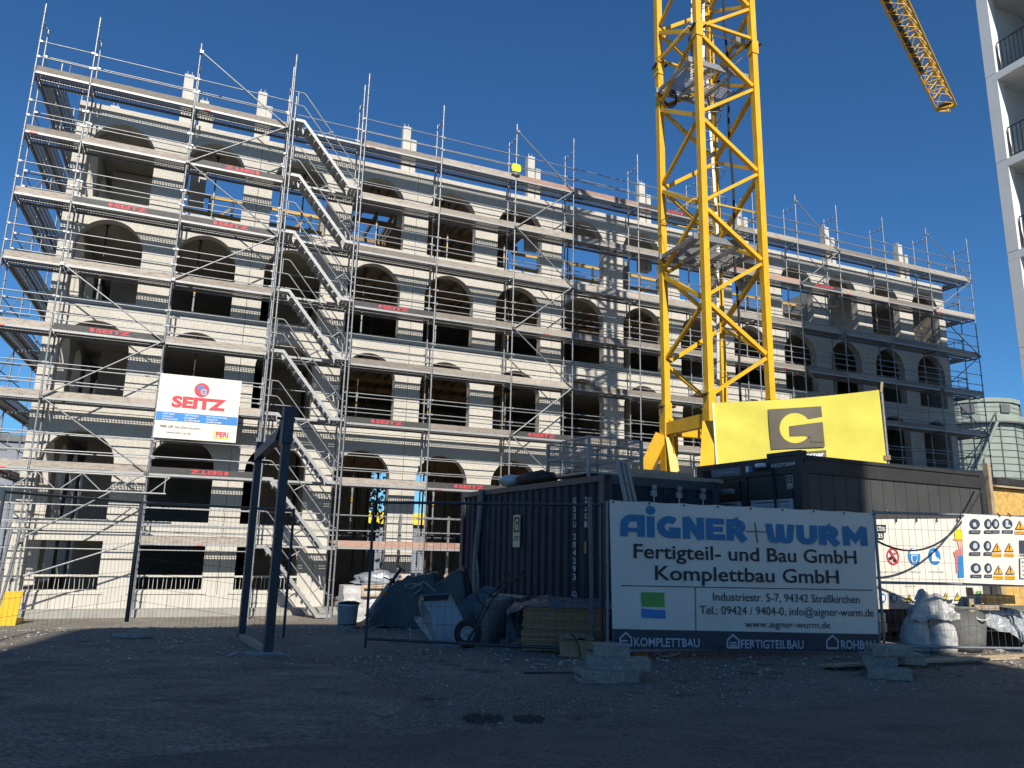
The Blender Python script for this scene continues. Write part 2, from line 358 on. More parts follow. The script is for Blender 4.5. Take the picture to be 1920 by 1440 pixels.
def interp(pts, x):
    if x <= pts[0][0]: return pts[0][1] + (x - pts[0][0])*(pts[1][1]-pts[0][1])/(pts[1][0]-pts[0][0])
    for (xa, ya), (xb, yb) in zip(pts, pts[1:]):
        if x <= xb: return ya + (yb-ya)*(x-xa)/(xb-xa)
    return pts[-1][1] + (x - pts[-1][0])*(pts[-1][1]-pts[-2][1])/(pts[-1][0]-pts[-2][0])
def gz(x, y):
    s, e = se((x, y, 0)); z = zg(e)
    if -22 < e < -1: z += .035*noise.noise(Vector((x*.5, y*.5, 0))) + .012*noise.noise(Vector((x*2.3, y*2.3, 3)))
    return z
RE = [gnd(*p).to_tuple()[:2] for p in ((240,1428),(640,1388),(1000,1362),(1280,1341),(1600,1312),(1915,1290))]
OE = [gnd(*p).to_tuple()[:2] for p in ((2,1196),(200,1212),(480,1234),(640,1246),(690,1262),(760,1300),(800,1335))]
def road(u, v):
    x = -24 + 50*u; yt = interp(RE, x) + .05*noise.noise(Vector((x*1.9, 4.2, 0))) + .03*noise.noise(Vector((x*7, 1, 0)))
    y = -16 + (yt + 16)*(1-(1-v)**2.2); return (x, y, gz(x, y) + .016 - .03*max(0, (v-.96)/.04))
ob('asphalt_road', MB().grid(road, 260, 60), m_asph, kind='structure')
def olda(u, v):
    x = -24 + (OE[-1][0] + 24)*u; y1 = interp(OE, x) + .1*noise.noise(Vector((x*1.3, 9, 0))) + .05*noise.noise(Vector((x*5, 2, 0))); y0 = interp(RE, x) - .3; y1 = max(y1, y0 + .05)
    y = y0 + (y1-y0)*v; return (x, y, gz(x, y) + .009 - .02*max(0, (v-.95)/.05) - .02*max(0, (u-.985)/.015))
ob('old_asphalt', MB().grid(olda, 150, 50), m_old, kind='structure')
# two dark oil stains on the asphalt
m_stain = mat('wet_dark_stones', (.06,.05,.04), .8, var=.3, scale=6)
# loose stones and rubble on the dirt strip
def stones(n, xr, yr, smin, smax, seed, zoff=0, cols=None):
    rnd = random.Random(seed); mb = MB()
    for _ in range(n):
        x = rnd.uniform(*xr); y = rnd.uniform(*yr); r = smin + (smax - smin)*rnd.random()**3
        s, e = se((x, y, 0)); z = zg(e) + .035*noise.noise(Vector((x*.5, y*.5, 0))) + .012*noise.noise(Vector((x*2.3, y*2.3, 3)))
        a = rnd.uniform(0, 6.28); ca, sa = math.cos(a), math.sin(a); fx, fy, fz = rnd.uniform(.7,1.4), rnd.uniform(.6,1), rnd.uniform(.35,.8)
        vs = [(1,0,0),(-.9,.1,.1),(.1,1,0),(0,-.95,.1),(.2,.1,1),(0,0,-.6)]
        mb.add([(x + r*(ca*p[0]*fx - sa*p[1]*fy), y + r*(sa*p[0]*fx + ca*p[1]*fy), z + r*p[2]*fz + r*.15) for p in vs], [(0,2,4),(2,1,4),(1,3,4),(3,0,4),(2,0,5),(1,2,5),(3,1,5),(0,3,5)])
    return mb
m_stone = mat('pale_rubble', (.46,.43,.38), .95, var=.5, scale=25)
m_stone2 = mat('grey_gravel', (.33,.3,.26), .95, var=.75, scale=40)
ob('gravel', stones(5200, (-9, 10), (8.2, 13.5), .006, .03, 3), m_stone2, kind='stuff')
ob('gravel', stones(2600, (-7, 9), (9.0, 14.5), 0.006, .035, 5), m_stone, kind='stuff')
ob('gravel', stones(5200, (-1.8, 9), (6.3, 9.6), .004, .022, 9), m_stone2, kind='stuff')
def shards(n, seed):
    rnd = random.Random(seed); mb = MB()
    for _ in range(n):
        x, y = rnd.uniform(-5.5, 7), rnd.uniform(9.2, 13.0); z = gz(x, y) + .012; a = rnd.uniform(0, 6.3); l, w_ = rnd.uniform(.03,.12), rnd.uniform(.008,.03); ca, sa = math.cos(a), math.sin(a); h_ = rnd.uniform(.0,.03)
        mb.add([(x+ca*p*l-sa*q*w_, y+sa*p*l+ca*q*w_, z+k) for p, q, k in ((-1,-1,0),(1,-.8,h_),(.9,1,h_+.01),(-.8,.9,.005))], [(0,1,2,3)])
    return mb
ob('debris', shards(80, 4), mat('scraps', (.24,.225,.2), .8, var=.5, scale=3), kind='stuff')
def wet(cx, cy, r, seed):
    rnd = random.Random(seed); mb = MB(); P = gnd(cx, cy)
    for _ in range(230):
        a = rnd.uniform(0, 6.283); k = rnd.random()**.6; x, y = P.x + r*1.05*k*math.cos(a), P.y + r*1.0*k*math.sin(a); z = gz(x, y) + .012; q = rnd.uniform(.006,.02)
        mb.add([(x+q,y,z),(x-q*.8,y+q*.4,z+.002),(x,y-q,z),(x,y,z+q*.8)], [(0,1,3),(1,2,3),(2,0,3)])
    return mb
for x_, y_, r_ in ((905, 1349, .17), (992, 1350, .13)): ob('dark_wet_gravel', wet(x_, y_, r_, x_), m_stain, kind='stuff')
ob('kerb', MB().box(-14.9, 24.8, .55, 1.04, -.3, .1), m_kerb, loc=ORG, rot=(0,0,YAW), kind='structure')
# ------------------------------------------------------------------ arcade building (under construction)
BLD = thing('arcade_building', 'unfinished cream concrete building with four rows of round arched openings behind the scaffold', 'building', ORG, YAW)
PW, PT = 5.66, .36; EF = 1.05
def arch_panel(h, flags, sill, top, z_lo=0.0):
    pts = []; faces = []; idx = {}
    def P(x, z):
        k = (round(x, 4), round(z, 4))
        if k not in idx: idx[k] = len(pts); pts.append(k)
        return idx[k]
    g = .008; r = .955; n = 20
    for b in (0, 1):
        xl, xr = (g, 2.83) if b == 0 else (2.83, PW - g); c = (1.415 if b == 0 else 2.83 + 1.415); sp_ = top - r
        sl = sill if flags[b] else 0.0
        zs = [0.0, sl, sp_, h] if sl > 0 else [0.0, sp_, h]
        if sl > 0:
            faces.append((P(xl,0), P(c-r,0), P(c-r,sl), P(xl,sl))); faces.append((P(c-r,0), P(c+r,0), P(c+r,sl), P(c-r,sl))); faces.append((P(c+r,0), P(xr,0), P(xr,sl), P(c+r,sl)))
        faces.append((P(xl,sl), P(c-r,sl), P(c-r,sp_), P(xl,sp_))); faces.append((P(c+r,sl), P(xr,sl), P(xr,sp_), P(c+r,sp_)))
        a = [(c - r*math.cos(math.pi*i/n), sp_ + r*math.sin(math.pi*i/n)) for i in range(n+1)]
        # spandrel: left column, fan, right column
        faces.append((P(xl,sp_), P(c-r,sp_), P(c-r,h), P(xl,h))); faces.append((P(c+r,sp_), P(xr,sp_), P(xr,h), P(c+r,h)))
        for i in range(n):
            faces.append((P(*a[i]), P(*a[i+1]), P(a[i+1][0], h), P(a[i][0], h)))
    return MB().ext(pts, faces, 0, PT)
ROWS = [(12.56, 3.39), (9.2, 3.35), (5.85, 3.34), (2.48, 3.36)]
pm = {}
for ri, (z0, h) in enumerate(ROWS):
    for k in range(7):
        fl = (1, 1) if ri < 3 or k == 0 else ((1, 0) if k == 1 else (0, 0))
        key = (h, fl)
        if key not in pm:
            pm[key] = arch_panel(h - .012, fl, .16, 2.84 if ri < 3 else 2.78).mesh('facade_panel')
        ob('facade_panel', pm[key], m_blast, BLD, (-14.885 + PW*k, EF, z0))
    for k in range(2):                                   # gable wall on the left
        key = (h, (1, 1))
        if key not in pm: pm[key] = arch_panel(h - .012, (1,1), .16, 2.84).mesh('facade_panel')
        ob('facade_panel', pm[key], m_blast, BLD, (-14.88, EF + PT + .012 + PW*(k+1), z0), (0,0,-math.pi/2))
def base_panel(wins):
    pts = []; faces = []; idx = {}
    def P(x, z):
        k = (round(x,4), round(z,4))
        if k not in idx: idx[k] = len(pts); pts.append(k)
        return idx[k]
    def q(x0,x1,z0,z1): faces.append((P(x0,z0),P(x1,z0),P(x1,z1),P(x0,z1)))
    zs = [0, .72, 2.12, 2.57]; r = .955
    for b in (0,1):
        xl, xr = (.008, 2.83) if b == 0 else (2.83, PW-.008); c = 1.415 + 2.83*b
        for i in range(3): q(xl, c-r, zs[i], zs[i+1]); q(c+r, xr, zs[i], zs[i+1])
        if wins[b]: q(c-r, c+r, 0, .72); q(c-r, c+r, 2.12, 2.57)
    return MB().ext(pts, faces, 0, PT)
for k in range(2):
    ob('base_panel', base_panel((1,1)) if k == 0 else base_panel((1,0)), m_fair, BLD, (-14.885 + PW*k, EF + .004, -.1)) if k == 0 else None
half = MB().ext([(x, z) for z in (0, .72, 2.12, 2.57) for x in (.008, .46, 2.37, 2.826)], [(4*j+i, 4*j+i+1, 4*j+5+i, 4*j+4+i) for j in range(3) for i in range(3) if not (j == 1 and i == 1)], 0, PT).mesh('base_panel')
ob('base_panel', half, m_fair, BLD, (-14.885 + PW, EF + .004, -.1))
for b in range(3, 14):
    ob('base_pier', MB().box(.008, .46, 0, PT, 0, 2.57), m_fair, BLD, (-14.885 + 2.83*b, EF + .004, -.1)); ob('base_pier', MB().box(2.37, 2.826, 0, PT, 0, 2.57), m_fair, BLD, (-14.885 + 2.83*b, EF + .004, -.1))
for k in range(2): ob('base_panel', base_panel((1,1)), m_fair, BLD, (-14.876, EF + PT + .012 + PW*(k+1), -.1), (0,0,-math.pi/2))
# precast joints, slabs, inner walls
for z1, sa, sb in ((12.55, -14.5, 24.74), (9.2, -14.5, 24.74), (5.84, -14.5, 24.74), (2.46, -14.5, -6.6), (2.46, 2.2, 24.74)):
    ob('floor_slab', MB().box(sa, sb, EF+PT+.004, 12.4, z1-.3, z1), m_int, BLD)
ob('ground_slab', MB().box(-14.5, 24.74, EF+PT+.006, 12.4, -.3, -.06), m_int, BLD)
roof_bays = {0:9.5, 1:2.4, 2:2.4, 3:3.2, 4:11, 5:11, 6:2.4, 7:2.4, 8:2.4, 9:2.4, 10:2.4, 11:2.4, 12:8, 13:9}
for b, dp in roof_bays.items():
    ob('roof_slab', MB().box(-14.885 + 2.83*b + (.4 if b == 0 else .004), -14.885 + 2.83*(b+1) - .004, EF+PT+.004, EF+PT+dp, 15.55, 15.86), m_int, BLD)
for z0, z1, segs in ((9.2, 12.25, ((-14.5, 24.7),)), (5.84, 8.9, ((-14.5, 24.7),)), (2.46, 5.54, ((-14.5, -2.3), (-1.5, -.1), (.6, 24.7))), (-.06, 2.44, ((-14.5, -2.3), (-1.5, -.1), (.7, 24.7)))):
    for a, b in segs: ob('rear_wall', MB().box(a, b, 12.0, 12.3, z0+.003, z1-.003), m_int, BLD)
for z0, z1 in ((12.55, 15.55), (9.2, 12.25), (5.84, 8.9), (2.46, 5.54), (-.06, 2.16)):
    for s_, ea, eb in ((-9.3, 4.0, 11.9), (-6.5, 5.5, 11.9), (1.95, 6.0, 11.9), (7.6, 4.5, 11.9), (13.3, 5, 11.9), (19.0, 3.2, 11.9), (24.3, 1.45, 11.9)):
        if z0 > 12 and s_ in (-6.5, -9.3, 7.6, 13.3) : eb = ea + 1.1
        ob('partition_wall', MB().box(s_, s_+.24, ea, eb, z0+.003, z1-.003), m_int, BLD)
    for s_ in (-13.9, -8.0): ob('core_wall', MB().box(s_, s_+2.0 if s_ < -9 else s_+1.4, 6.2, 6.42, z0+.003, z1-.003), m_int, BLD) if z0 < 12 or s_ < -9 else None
ob('partition_wall', MB().box(19.4, 22.0, 4.1, 4.3, 12.56, 15.5), m_fair, BLD); ob('partition_wall', MB().box(22.2, 24.2, 5.1, 5.3, 12.56, 15.5), m_fair, BLD)
ob('partition_wall', MB().box(-14.2, -11.95, 5.0, 5.2, 12.56, 15.5), m_fair, BLD)
# concrete stub columns rising above the parapet
stub = MB(); stub.box(-.25, .07, 0, .3, 14.6, 18.95); stub.box(.075, .3, -.12, .3, 14.6, 18.35)
for sx in (-.17, -.02): stub.tube((sx, .15, 18.9), (sx, .15, 19.15), .012, 5)
stm = stub.mesh('stub_column')
for s_ in (-14.6, -11.85, -9.25, -3.56, 2.06, 7.75, 13.4, 19.1, 24.45):
    ob('stub_column', stm, m_fair, BLD, (s_, 3.0 if s_ != -14.6 else 6.5, 0))
ob('stub_column', stm, m_fair, BLD, (-11.3, 4.4, -.1))
# ground floor window guards: a rail and thin bars in the three base windows
for b in range(3):
    c = -13.47 + 2.83*b; mb = MB(); mb.bar((c-.95, EF+.06, 1.02), (c+.95, EF+.06, 1.02), .04, .06)
    for i in range(15): x = c - .9 + .125*i + random.uniform(-.02,.02); mb.tube((x, EF+.07, .56), (x + random.uniform(-.03,.03), EF+.07, 1.0), .009, 5)
    ob('window_guard', mb, m_fair, BLD)
    ob('sill_board', MB().box(c-1.1, c+1.1, EF-.05, EF-.004, .5, .56), m_fair, BLD)
# vertical tie lines on the plinth
for i in range(13):
    s_ = -14.3 + i*.62; ob('plinth_board', MB().box(s_, s_+.6, EF-.045, EF-.006, -.12, .48), m_fair, BLD)
for b in range(14):                                       # lining boards below the lowest lintels
    pass
# ------------------------------------------------------------------ steel props, formwork inside the openings
def prop_mesh(h, yel=False):
    a = MB(); a.tube((0,0,0), (0,0,h*.5), .035, 8); a.box(-.07,.07,-.07,.07,0,.012); a.tube((0,0,h*.47), (0,0,h*.53), .05, 8)
    b = MB(); b.tube((0,0,h*.5), (0,0,h), .026, 8); b.box(-.07,.07,-.07,.07,h-.012,h)
    c = MB(); c.tube((0,0,h*.36), (0,0,h*.4), .037, 8)
    return a.mesh('lower_tube'), b.mesh('upper_tube'), c.mesh('colour_band')
PR = prop_mesh(2.98)
ROWN = ['top row', 'second row', 'third row', 'lowest row']
ORDN = ['first','second','third','fourth','fifth','sixth','seventh','eighth','ninth','tenth','eleventh','twelfth','thirteenth','fourteenth']
def steel_prop(s_, e_, z0, label):
    t = thing('steel_prop', label, 'prop', W(s_, e_, z0 + .004), YAW, 'steel props under the slabs')
    ob('lower_tube', PR[0], m_galv, t); ob('upper_tube', PR[1], m_rustm, t); ob('colour_band', PR[2], m_yel, t)
fl = [12.55, 9.2, 5.84, 2.46]
for ri, bays in ((0, (1, 2, 3, 4, 5, 6, 8, 10, 11)), (1, (0, 1, 3, 4, 5)), (2, (1, 3, 4, 5)), (3, (3, 4, 5))):
    for b in bays:
        s_ = -13.47 + 2.83*b + random.uniform(-.35, .3)
        steel_prop(s_, 2.0 if ri else 2.3, fl[ri], 'adjustable steel prop standing inside the %s arch from the left in the %s' % (ORDN[b], ROWN[ri]))
for i in range(16):
    s_ = -5.9 + .48*i + random.uniform(-.1,.1); e_ = random.choice((3.2, 5.0, 6.6, 8.2))
    t = thing('formwork_prop', 'tall rusty formwork prop in the dark double height ground floor bays', 'prop', W(s_ + .24*(e_-1), e_, -.06), YAW, 'tall formwork props in the ground floor')
    ob('tube', MB().tube((0,0,0),(0,0,5.2),.05,6), m_rustm, t); ob('head_plate', MB().box(-.1,.1,-.1,.1,5.2,5.22), m_rustm, t)
for ri, bays in ((1, (3, 4, 5, 7)), (2, (3, 4, 5)), (3, (3, 4, 5, 6)), (0, (3, 4, 5))):
    for b in bays:
        c = -13.47 + 2.83*b; z = fl[ri] + 3.0
        t = thing('slab_formwork', 'brown timber slab formwork over the %s arch from the left, %s' % (ORDN[b], ROWN[ri]), 'formwork', W(c, 3.4, 0), YAW, 'timber slab formwork in the bays')
        for i in range(5): ob('joist', MB().bar((-1.3 + .62*i, -1.4, z-.14), (-1.3 + .62*i + random.uniform(-.1,.1), 3.6, z-.14), .08, .19), m_formw, t)
        for y_ in (-.9, 1.2, 3.2): ob('bearer', MB().bar((-1.38, y_, z-.34), (1.38, y_, z-.34), .08, .2), m_formw, t)
        for x_, y_ in ((-.9, -.9), (.7, 1.2), (-.3, 3.2), (.95, 3.2)): ob('support_post', MB().tube((x_, y_, fl[ri]+.01), (x_, y_, z-.45), .035, 6), m_rustm, t)
for b in (1, 2, 6, 7, 8, 10, 11):
    c = -13.47 + 2.83*b
    t = thing('formwork_table', 'yellow formwork beams on dark posts against the sky inside the %s top arch' % ORDN[b], 'formwork', W(c, 5.2, 0), YAW, 'yellow formwork tables in the top storey')
    for i, z in enumerate((14.55, 15.35)):
        ob('beam', MB().bar((-1.35, .3*i, z + .02), (1.35, .3*i, z + random.uniform(-.06,.06)), .08, .13), m_yform, t)
    for i in range(3): x_ = -1.1 + .9*i + random.uniform(-.2,.2); ob('support_post', MB().tube((x_, .15, 12.56), (x_, .15, 15.3), .05, 6), m_darkint, t)
    ob('cross_brace', MB().bar((-1.3,.5,13.2), (.6,.5,15.1), .06, .1), m_formw, t); ob('guard_board', MB().box(-1.4,1.4,1.0,1.03,13.5,13.68), m_wood, t)
for b, nm in ((6, 'sixth'), (7, 'eighth')):
    pass
# ------------------------------------------------------------------ facade scaffold
SCF = thing('facade_scaffold', 'grey steel tube scaffold with plank decks and stairs along the whole arcade front', 'scaffold', ORG, YAW)
S_ = [-16, -14.5, -11.5, -8.5, -6, -3, 0, 2.5, 5.5, 8.5, 11.5, 14, 16.5, 19.5, 22.5, 25.5]
NB = len(S_) - 1
ZG = -.12
def plank_mesh(L, w_=.345, wide=False):
    mb = MB(); pit = .085 if wide else .075; nx = int(L/pit); xs = [0]; p = (L - .1)/nx
    for i in range(nx): xs += [.05 + p*i + p*.16, .05 + p*i + p*.84]
    xs.append(L); ys = [0, .045, .1, .125, .18, .205, .26, w_] if wide else [0, .055, .075, .163, .183, .27, .29, w_]
    for j in range(7):
        if j % 2 == 0: mb.add([(0,ys[j],0),(L,ys[j],0),(L,ys[j+1],0),(0,ys[j+1],0)], [(0,1,2,3)])
        else:
            for i in range(0, len(xs)-1, 2): mb.add([(xs[i],ys[j],0),(xs[i+1],ys[j],0),(xs[i+1],ys[j+1],0),(xs[i],ys[j+1],0)], [(0,1,2,3)])
    for y0, y1 in ((-.002,.014),(w_-.014,w_+.002)): mb.box(.004, L-.004, y0, y1, -.062, .003)
    return mb.mesh('deck_plank')
def rail_mesh(L): 
    mb = MB().tube((0,0,0),(L,0,0),.019,6)
    for x in (.05, L-.05): mb.box(x-.035, x+.035, -.028, .028, -.03, .03)
    return mb.mesh('guard_rail')
pl, rl, te, tx = {}, {}, {}, {}
def plank(L, wide=False):
    if (L, wide) not in pl: pl[(L, wide)] = plank_mesh(L - .06, wide=wide)
    return pl[(L, wide)]
def railm(L):
    if L not in rl: rl[L] = rail_mesh(L)
    return rl[L]
def toe(L):
    if L not in te: te[L] = MB().box(.04, L-.03, -.012, .02, .012, .2).mesh('toe_board')
    return te[L]
te2 = {}; te3 = {}
def toeb(L, black):
    d = te2 if black else te3
    if L not in d: d[L] = toe(L).copy(); d[L].materials.clear()
    return d[L]
def edge(L):
    if L not in tx: tx[L] = MB().box(.03, L-.03, -.03, .008, -.06, .006).mesh('deck_edge')
    return tx[L]
# posts with rosettes and couplers
def post_mesh(z0, z1, r=.026):
    mb = MB().tube((0,0,z0),(0,0,z1), r, 8); z = 0
    while z < z1:
        if z > z0 + .2: mb.tube((0,0,z-.012),(0,0,z+.012), .044, 8)
        if z > z0 + .2 and int(round(z*2)) % 4 == 0: mb.tube((0,0,z+.1),(0,0,z+.32), r+.005, 8)
        z += .5
    mb.box(-.07,.07,-.07,.07,z0,z0+.012); mb.tube((0,0,z0),(0,0,z0+.35), .019, 6)
    return mb.mesh('post')
po = post_mesh(ZG, 18.35); pi_ = post_mesh(ZG, 17.95); pib = post_mesh(ZG, 16.9)
EI = .76
for i, s_ in enumerate(S_):
    ob('post', po, m_galv, SCF, (s_, 0, 0)); ob('post', pi_, m_galv, SCF, (s_ + (0 if i else .0), EI, 0))
    ob('end_frame', MB().tube((0,0,17.75),(0,EI,17.75), .02, 6).tube((0,.2,17.72),(0,.2,17.86),.012,5).tube((0,.5,17.72),(0,.5,17.86),.012,5), m_galv, SCF, (s_, 0, 0))
tr = MB().bar((0,0,-.075),(0,EI,-.075), .05, .07).bar((0,.03,-.3),(0,.33,-.1), .025, .025).mesh('transom')
BLACK = {(2,14):1, (1,12):0, (2,12):0, (1,8):0, (4,10):0, (4,6):0, (2,4):1, (5,4):0, (6,6):0, (8,16):1, (11,14):1}
rnd = random.Random(11)
seitz = {}
def seitz_mesh(L, fl):
    if (L, fl) not in seitz:
        c = L*.52; mb = lettering('SEITZ', c-.42, c+.5, .055, .11, bold=.035, y=-.0165, flip=bool(fl))
        cx = c-.52 if not fl else c+.6
        d = disc(cx, .11, .062, -.0165, 14); mb.add(d.v, d.f); seitz[(L, fl)] = mb.mesh('lettering')
    return seitz[(L, fl)]
for i in range(NB):
    a, b = S_[i], S_[i+1]; L = round(b - a, 3)
    for k in range(1, 9):
        z = 2*k
        if k == 1 and i in (0, 1): has = False
        else: has = True
        if has:
            stair = (i == 3)
            ob('deck_plank', plank(L), m_deck, SCF, (a+.03, .035, z)); ob('deck_plank', plank(L, True), m_deck, SCF, (a+.03, .395, z))
            ob('deck_edge', edge(L), m_alu, SCF, (a, -.0, z))
            if not stair:
                bl = BLACK.get((i, z))
                if bl is not None:
                    t = ob('toe_board', toeb(L, True), m_black, SCF, (a, 0, z)); ob('lettering', seitz_mesh(L, bl), m_red, t)
                else:
                    red = rnd.random() < (.45 if k <= 3 else .12) and i >= 4
                    ob('toe_board', toeb(L, False) if red else toe(L), m_toered if red else m_toe, SCF, (a, 0, z), (0, rnd.uniform(-.004,.004), 0))
                if rnd.random() < .16: ob('red_mark', MB().box(0, .22, -.0385, -.036, -.055, -.02), m_redmark, SCF, (a + L*rnd.choice((.1,.5,.85)), 0, z))
        for dz in (.5, 1.0):
            if i != 3: ob('guard_rail', railm(L), m_galv, SCF, (a, -.035, z + dz + rnd.uniform(-.012,.012)), (0, rnd.uniform(-.005,.005), 0))
            ob('inner_rail', railm(L), m_galv, SCF, (a, EI, z + dz + .02 + rnd.uniform(-.03,.03)), (0, rnd.uniform(-.006,.006), 0))
    if i not in (3,):
        for zz in (1.0, .5): 
            if i in (0, 1, 2): ob('guard_rail', railm(L), m_galv, SCF, (a, -.035, zz + 1.3))
for i, s_ in enumerate(S_):
    for k in range(1, 9): ob('transom', tr, m_galv, SCF, (s_, 0, 2*k))
def brace(i, z0, z1):
    a, b = S_[i], S_[i+1]
    ob('diagonal_brace', MB().tube((a+.03,-.07,z0),(b-.03,-.07,z1), .024, 7).box(a-.02,a+.09,-.1,-.03,z0-.05,z0+.05).box(b-.09,b+.02,-.1,-.03,z1-.05,z1+.05), m_galv, SCF)
def zig(i, ztop, zbot):
    z = ztop; right = True
    while z - 2 >= zbot:
        if right: brace(i, z, z-2)
        else: brace(i, z-2, z)
        right = not right; z -= 2
zig(2, 18, 10); zig(1, 10, 2); zig(6, 18, 2); zig(11, 18, 2); zig(14, 18, 2)
brace(1, .95, 2.05)
# lattice girder carrying the lowest decks on the left
mb = MB(); z0, z1 = 3.42, 3.9
mb.tube((-17.2,-.06,z1),(-10.9,-.06,z1-.0), .024, 7); mb.tube((-17.2,-.06,z0),(-10.95,-.06,z0), .024, 7); x = -17.1; upw = True
while x < -11.2:
    mb.tube((x,-.06,z0 if upw else z1),(x+.52,-.06,z1 if upw else z0), .016, 6); x += .52; upw = not upw
    if upw: x += .1
mb.tube((-11.0,-.06,z0),(-11.0,-.06,z1), .018, 6)
ob('lattice_girder', mb, m_alu, SCF)
# stair tower in front of bay four
ES = -.75
for s_ in (-8.5, -6.0):
    ob('post', po, m_galv, SCF, (s_, ES, 0)); 
    for k in range(1, 9): ob('transom', tr, m_galv, SCF, (s_, ES - .005, 2*k - .0))
    ob('post', post_mesh(ZG, 16.8), m_galv, SCF, (s_ + (.12 if s_ < -7 else -.12), ES + .02, 0))
def stair_parts():
    A = (-2.42, 2.0); B = (-2.0, 2.0); Cc = (-.42, 0.0); Dd = (.0, 0.0)
    def channel(y):
        m = MB(); w_ = .13
        pts = [(-2.42+.0, 1.915), (-2.42, 2.015), (-2.02, 2.015), (-.36, .015), (.0, .015), (.0, -.085), (-.41, -.085), (-2.06, 1.915)]
        m.ext([(p[0], p[1]) for p in pts], [(0,7,2,1), (7,6,3,2), (6,5,4,3)], y, y+.045); return m
    st = MB(); 
    steps = []
    for i in range(1, 10):
        t = i/10; x = -2.05 + 1.66*t; z = 1.98 - 2.0*t; steps.append(MB().box(x-.11, x+.11, .05, .6, z-.03, z-.005).box(x-.11, x-.105, .05,.6, z-.085, z-.03))
    land = MB()
    for j in range(3): land.box(-2.42 + .13*j, -2.42 + .13*j + .115, .05, .6, 1.975, 2.0)
    land2 = MB()
    for j in range(3): land2.box(-.36 + .12*j, -.36 + .12*j + .105, .05, .6, -.025, 0)
    rails = []
    for h in (.52, 1.0):
        rails.append(MB().path([(-2.45, .02, 2.0+h), (-2.12, .02, 2.0+h), (-2.05, .02, 1.95+h), (-.16, .02, h-.38), (-.02, .02, h-.43)], .019, 6))
    rp = MB().tube((-2.3, .02, 2.0+.52), (-2.3, .02, 3.0), .016, 6).tube((-1.35,.02,1.67),(-1.05,.02,1.85),.016,6).tube((-.62,.02,.6),(-.36,.02,.82),.016,6)
    rp.v = rp.v
    return channel(0), channel(.62), steps, land, land2, rails, rp
c1, c2, steps, land, land2, rails, rp = stair_parts()
c1m, c2m = c1.mesh('stair_flight'), c2.mesh('stringer'); stepm = [q.mesh('step') for q in steps]; lm, lm2 = land.mesh('landing'), land2.mesh('landing')
rms = [q.mesh('handrail') for q in rails]; rpm = rp.mesh('rail_link')
for k in range(8):
    f = ob('stair_flight', c1m, m_alu, SCF, (-6.02, ES + .03, 2*k))
    ob('stringer', c2m, m_alu, f)
    for q in stepm: ob('step', q, m_alu, f)
    ob('landing', lm, m_alu, f); ob('landing', lm2, m_alu, f)
    for q in rms: ob('handrail', q, m_galv, f)
    ob('rail_link', rpm, m_galv, f)
# return scaffold round the left corner and a short one on the right
def ret(so, si, bays, left):
    d = -1 if left else 1
    for j, (ea, eb) in enumerate(bays):
        L = eb - ea; rz = math.pi/2
        for x in (so, si): ob('post', po if x == so else pi_, m_galv, SCF, (x, eb, 0))
        ob('end_frame', MB().tube((so,eb,17.75),(si,eb,17.75), .02, 6), m_galv, SCF)
        for k in range(1 if not left else 2, 9):
            z = 2*k
            for q in (0, 1):
                xx = (so + .38 + .36*q) if left else (so - .035 - .36*q)
                ob('deck_plank', plank(round(L,3)), m_deck, SCF, (xx, ea + .03, z), (0,0,rz))
            for dz in (.5, 1.0):
                ob('return_rail', railm(round(L,3)), m_galv, SCF, (so, ea, z+dz), (0,0,rz))
            ob('return_brace', MB().tube((so, ea, z-2+.1),(so, eb, z-.1), .02, 6), m_galv, SCF) if j % 2 == 0 and left else None
            ob('return_ledger', MB().tube((so, ea, z-.04),(so, eb, z-.04), .024, 6), m_galv, SCF)
            ob('return_transom', MB().bar((so,eb,z-.075),(si,eb,z-.075), .05, .06), m_galv, SCF)
            if left: ob('end_toe_board', MB().box(-.02,.01,.02,L-.02,.01,.155), m_toe, SCF, (so, ea, z))
            # side guard frame, a rounded loop
            if j == 0:
                x0 = so + .12*(-d)
                mbx = MB().path([(so,ea+.06,z+1.0),(si,ea+.06,z+1.0),(si,ea+.06,z+.5),(so,ea+.06,z+.5)], .016, 6, True)
                ob('end_guard', mbx, m_galv, SCF)
ret(-16, -15.26, ((.76, 3.26), (3.26, 6.26), (6.26, 9.26)), True)
ret(25.5, 24.9, ((.76, 3.76),), False)
# ------------------------------------------------------------------ company banner hung on the scaffold
eB = -.13
(sa, za), (sb, zb), (sc, zc), (sd_, zd) = [onfac(x, y, eB) for x, y in ((301, 699), (454, 715), (441, 829), (287, 821))]
sl_, sr_ = (sa + sd_)/2, (sb + sc)/2; zt_, zb_ = (za + zb)/2, (zc + zd)/2
BN = thing('hanging_banner', 'white scaffolding company banner with big red lettering hung on the scaffold', 'banner', ORG, YAW)
def bsheet(u, v): return (sl_ + (sr_-sl_)*u, eB + .003 + .004*math.sin(9*u + 4*v) * math.sin(3.1*v) + .004*noise.noise(Vector((u*5, v*5, 2))), zb_ + (zt_-zb_)*v)
ob('sheet', MB().grid(bsheet, 30, 22), m_bwhite, BN)
yb = eB - .009
def bz(x, y): return onfac(x, y, yb)
(bx0, bz0), (bx1, bz1) = bz(290, 773), bz(288, 798)
hb = zt_ - zb_; wb = sr_ - sl_
z_lo, z_hi = zb_ + hb*.275, zb_ + hb*.405
ob('blue_stripe', rect(sl_+.01, sr_-.01, z_lo, z_hi, yb), m_pblue2, BN)
ob('lettering', lettering('SEITZ', sl_+wb*.17, sl_+wb*.83, zb_+hb*.50, hb*.16, bold=.05, y=yb), m_red, BN)
ob('emblem', disc(sl_+wb*.515, zb_+hb*.795, wb*.092, yb, 32), m_red, BN)
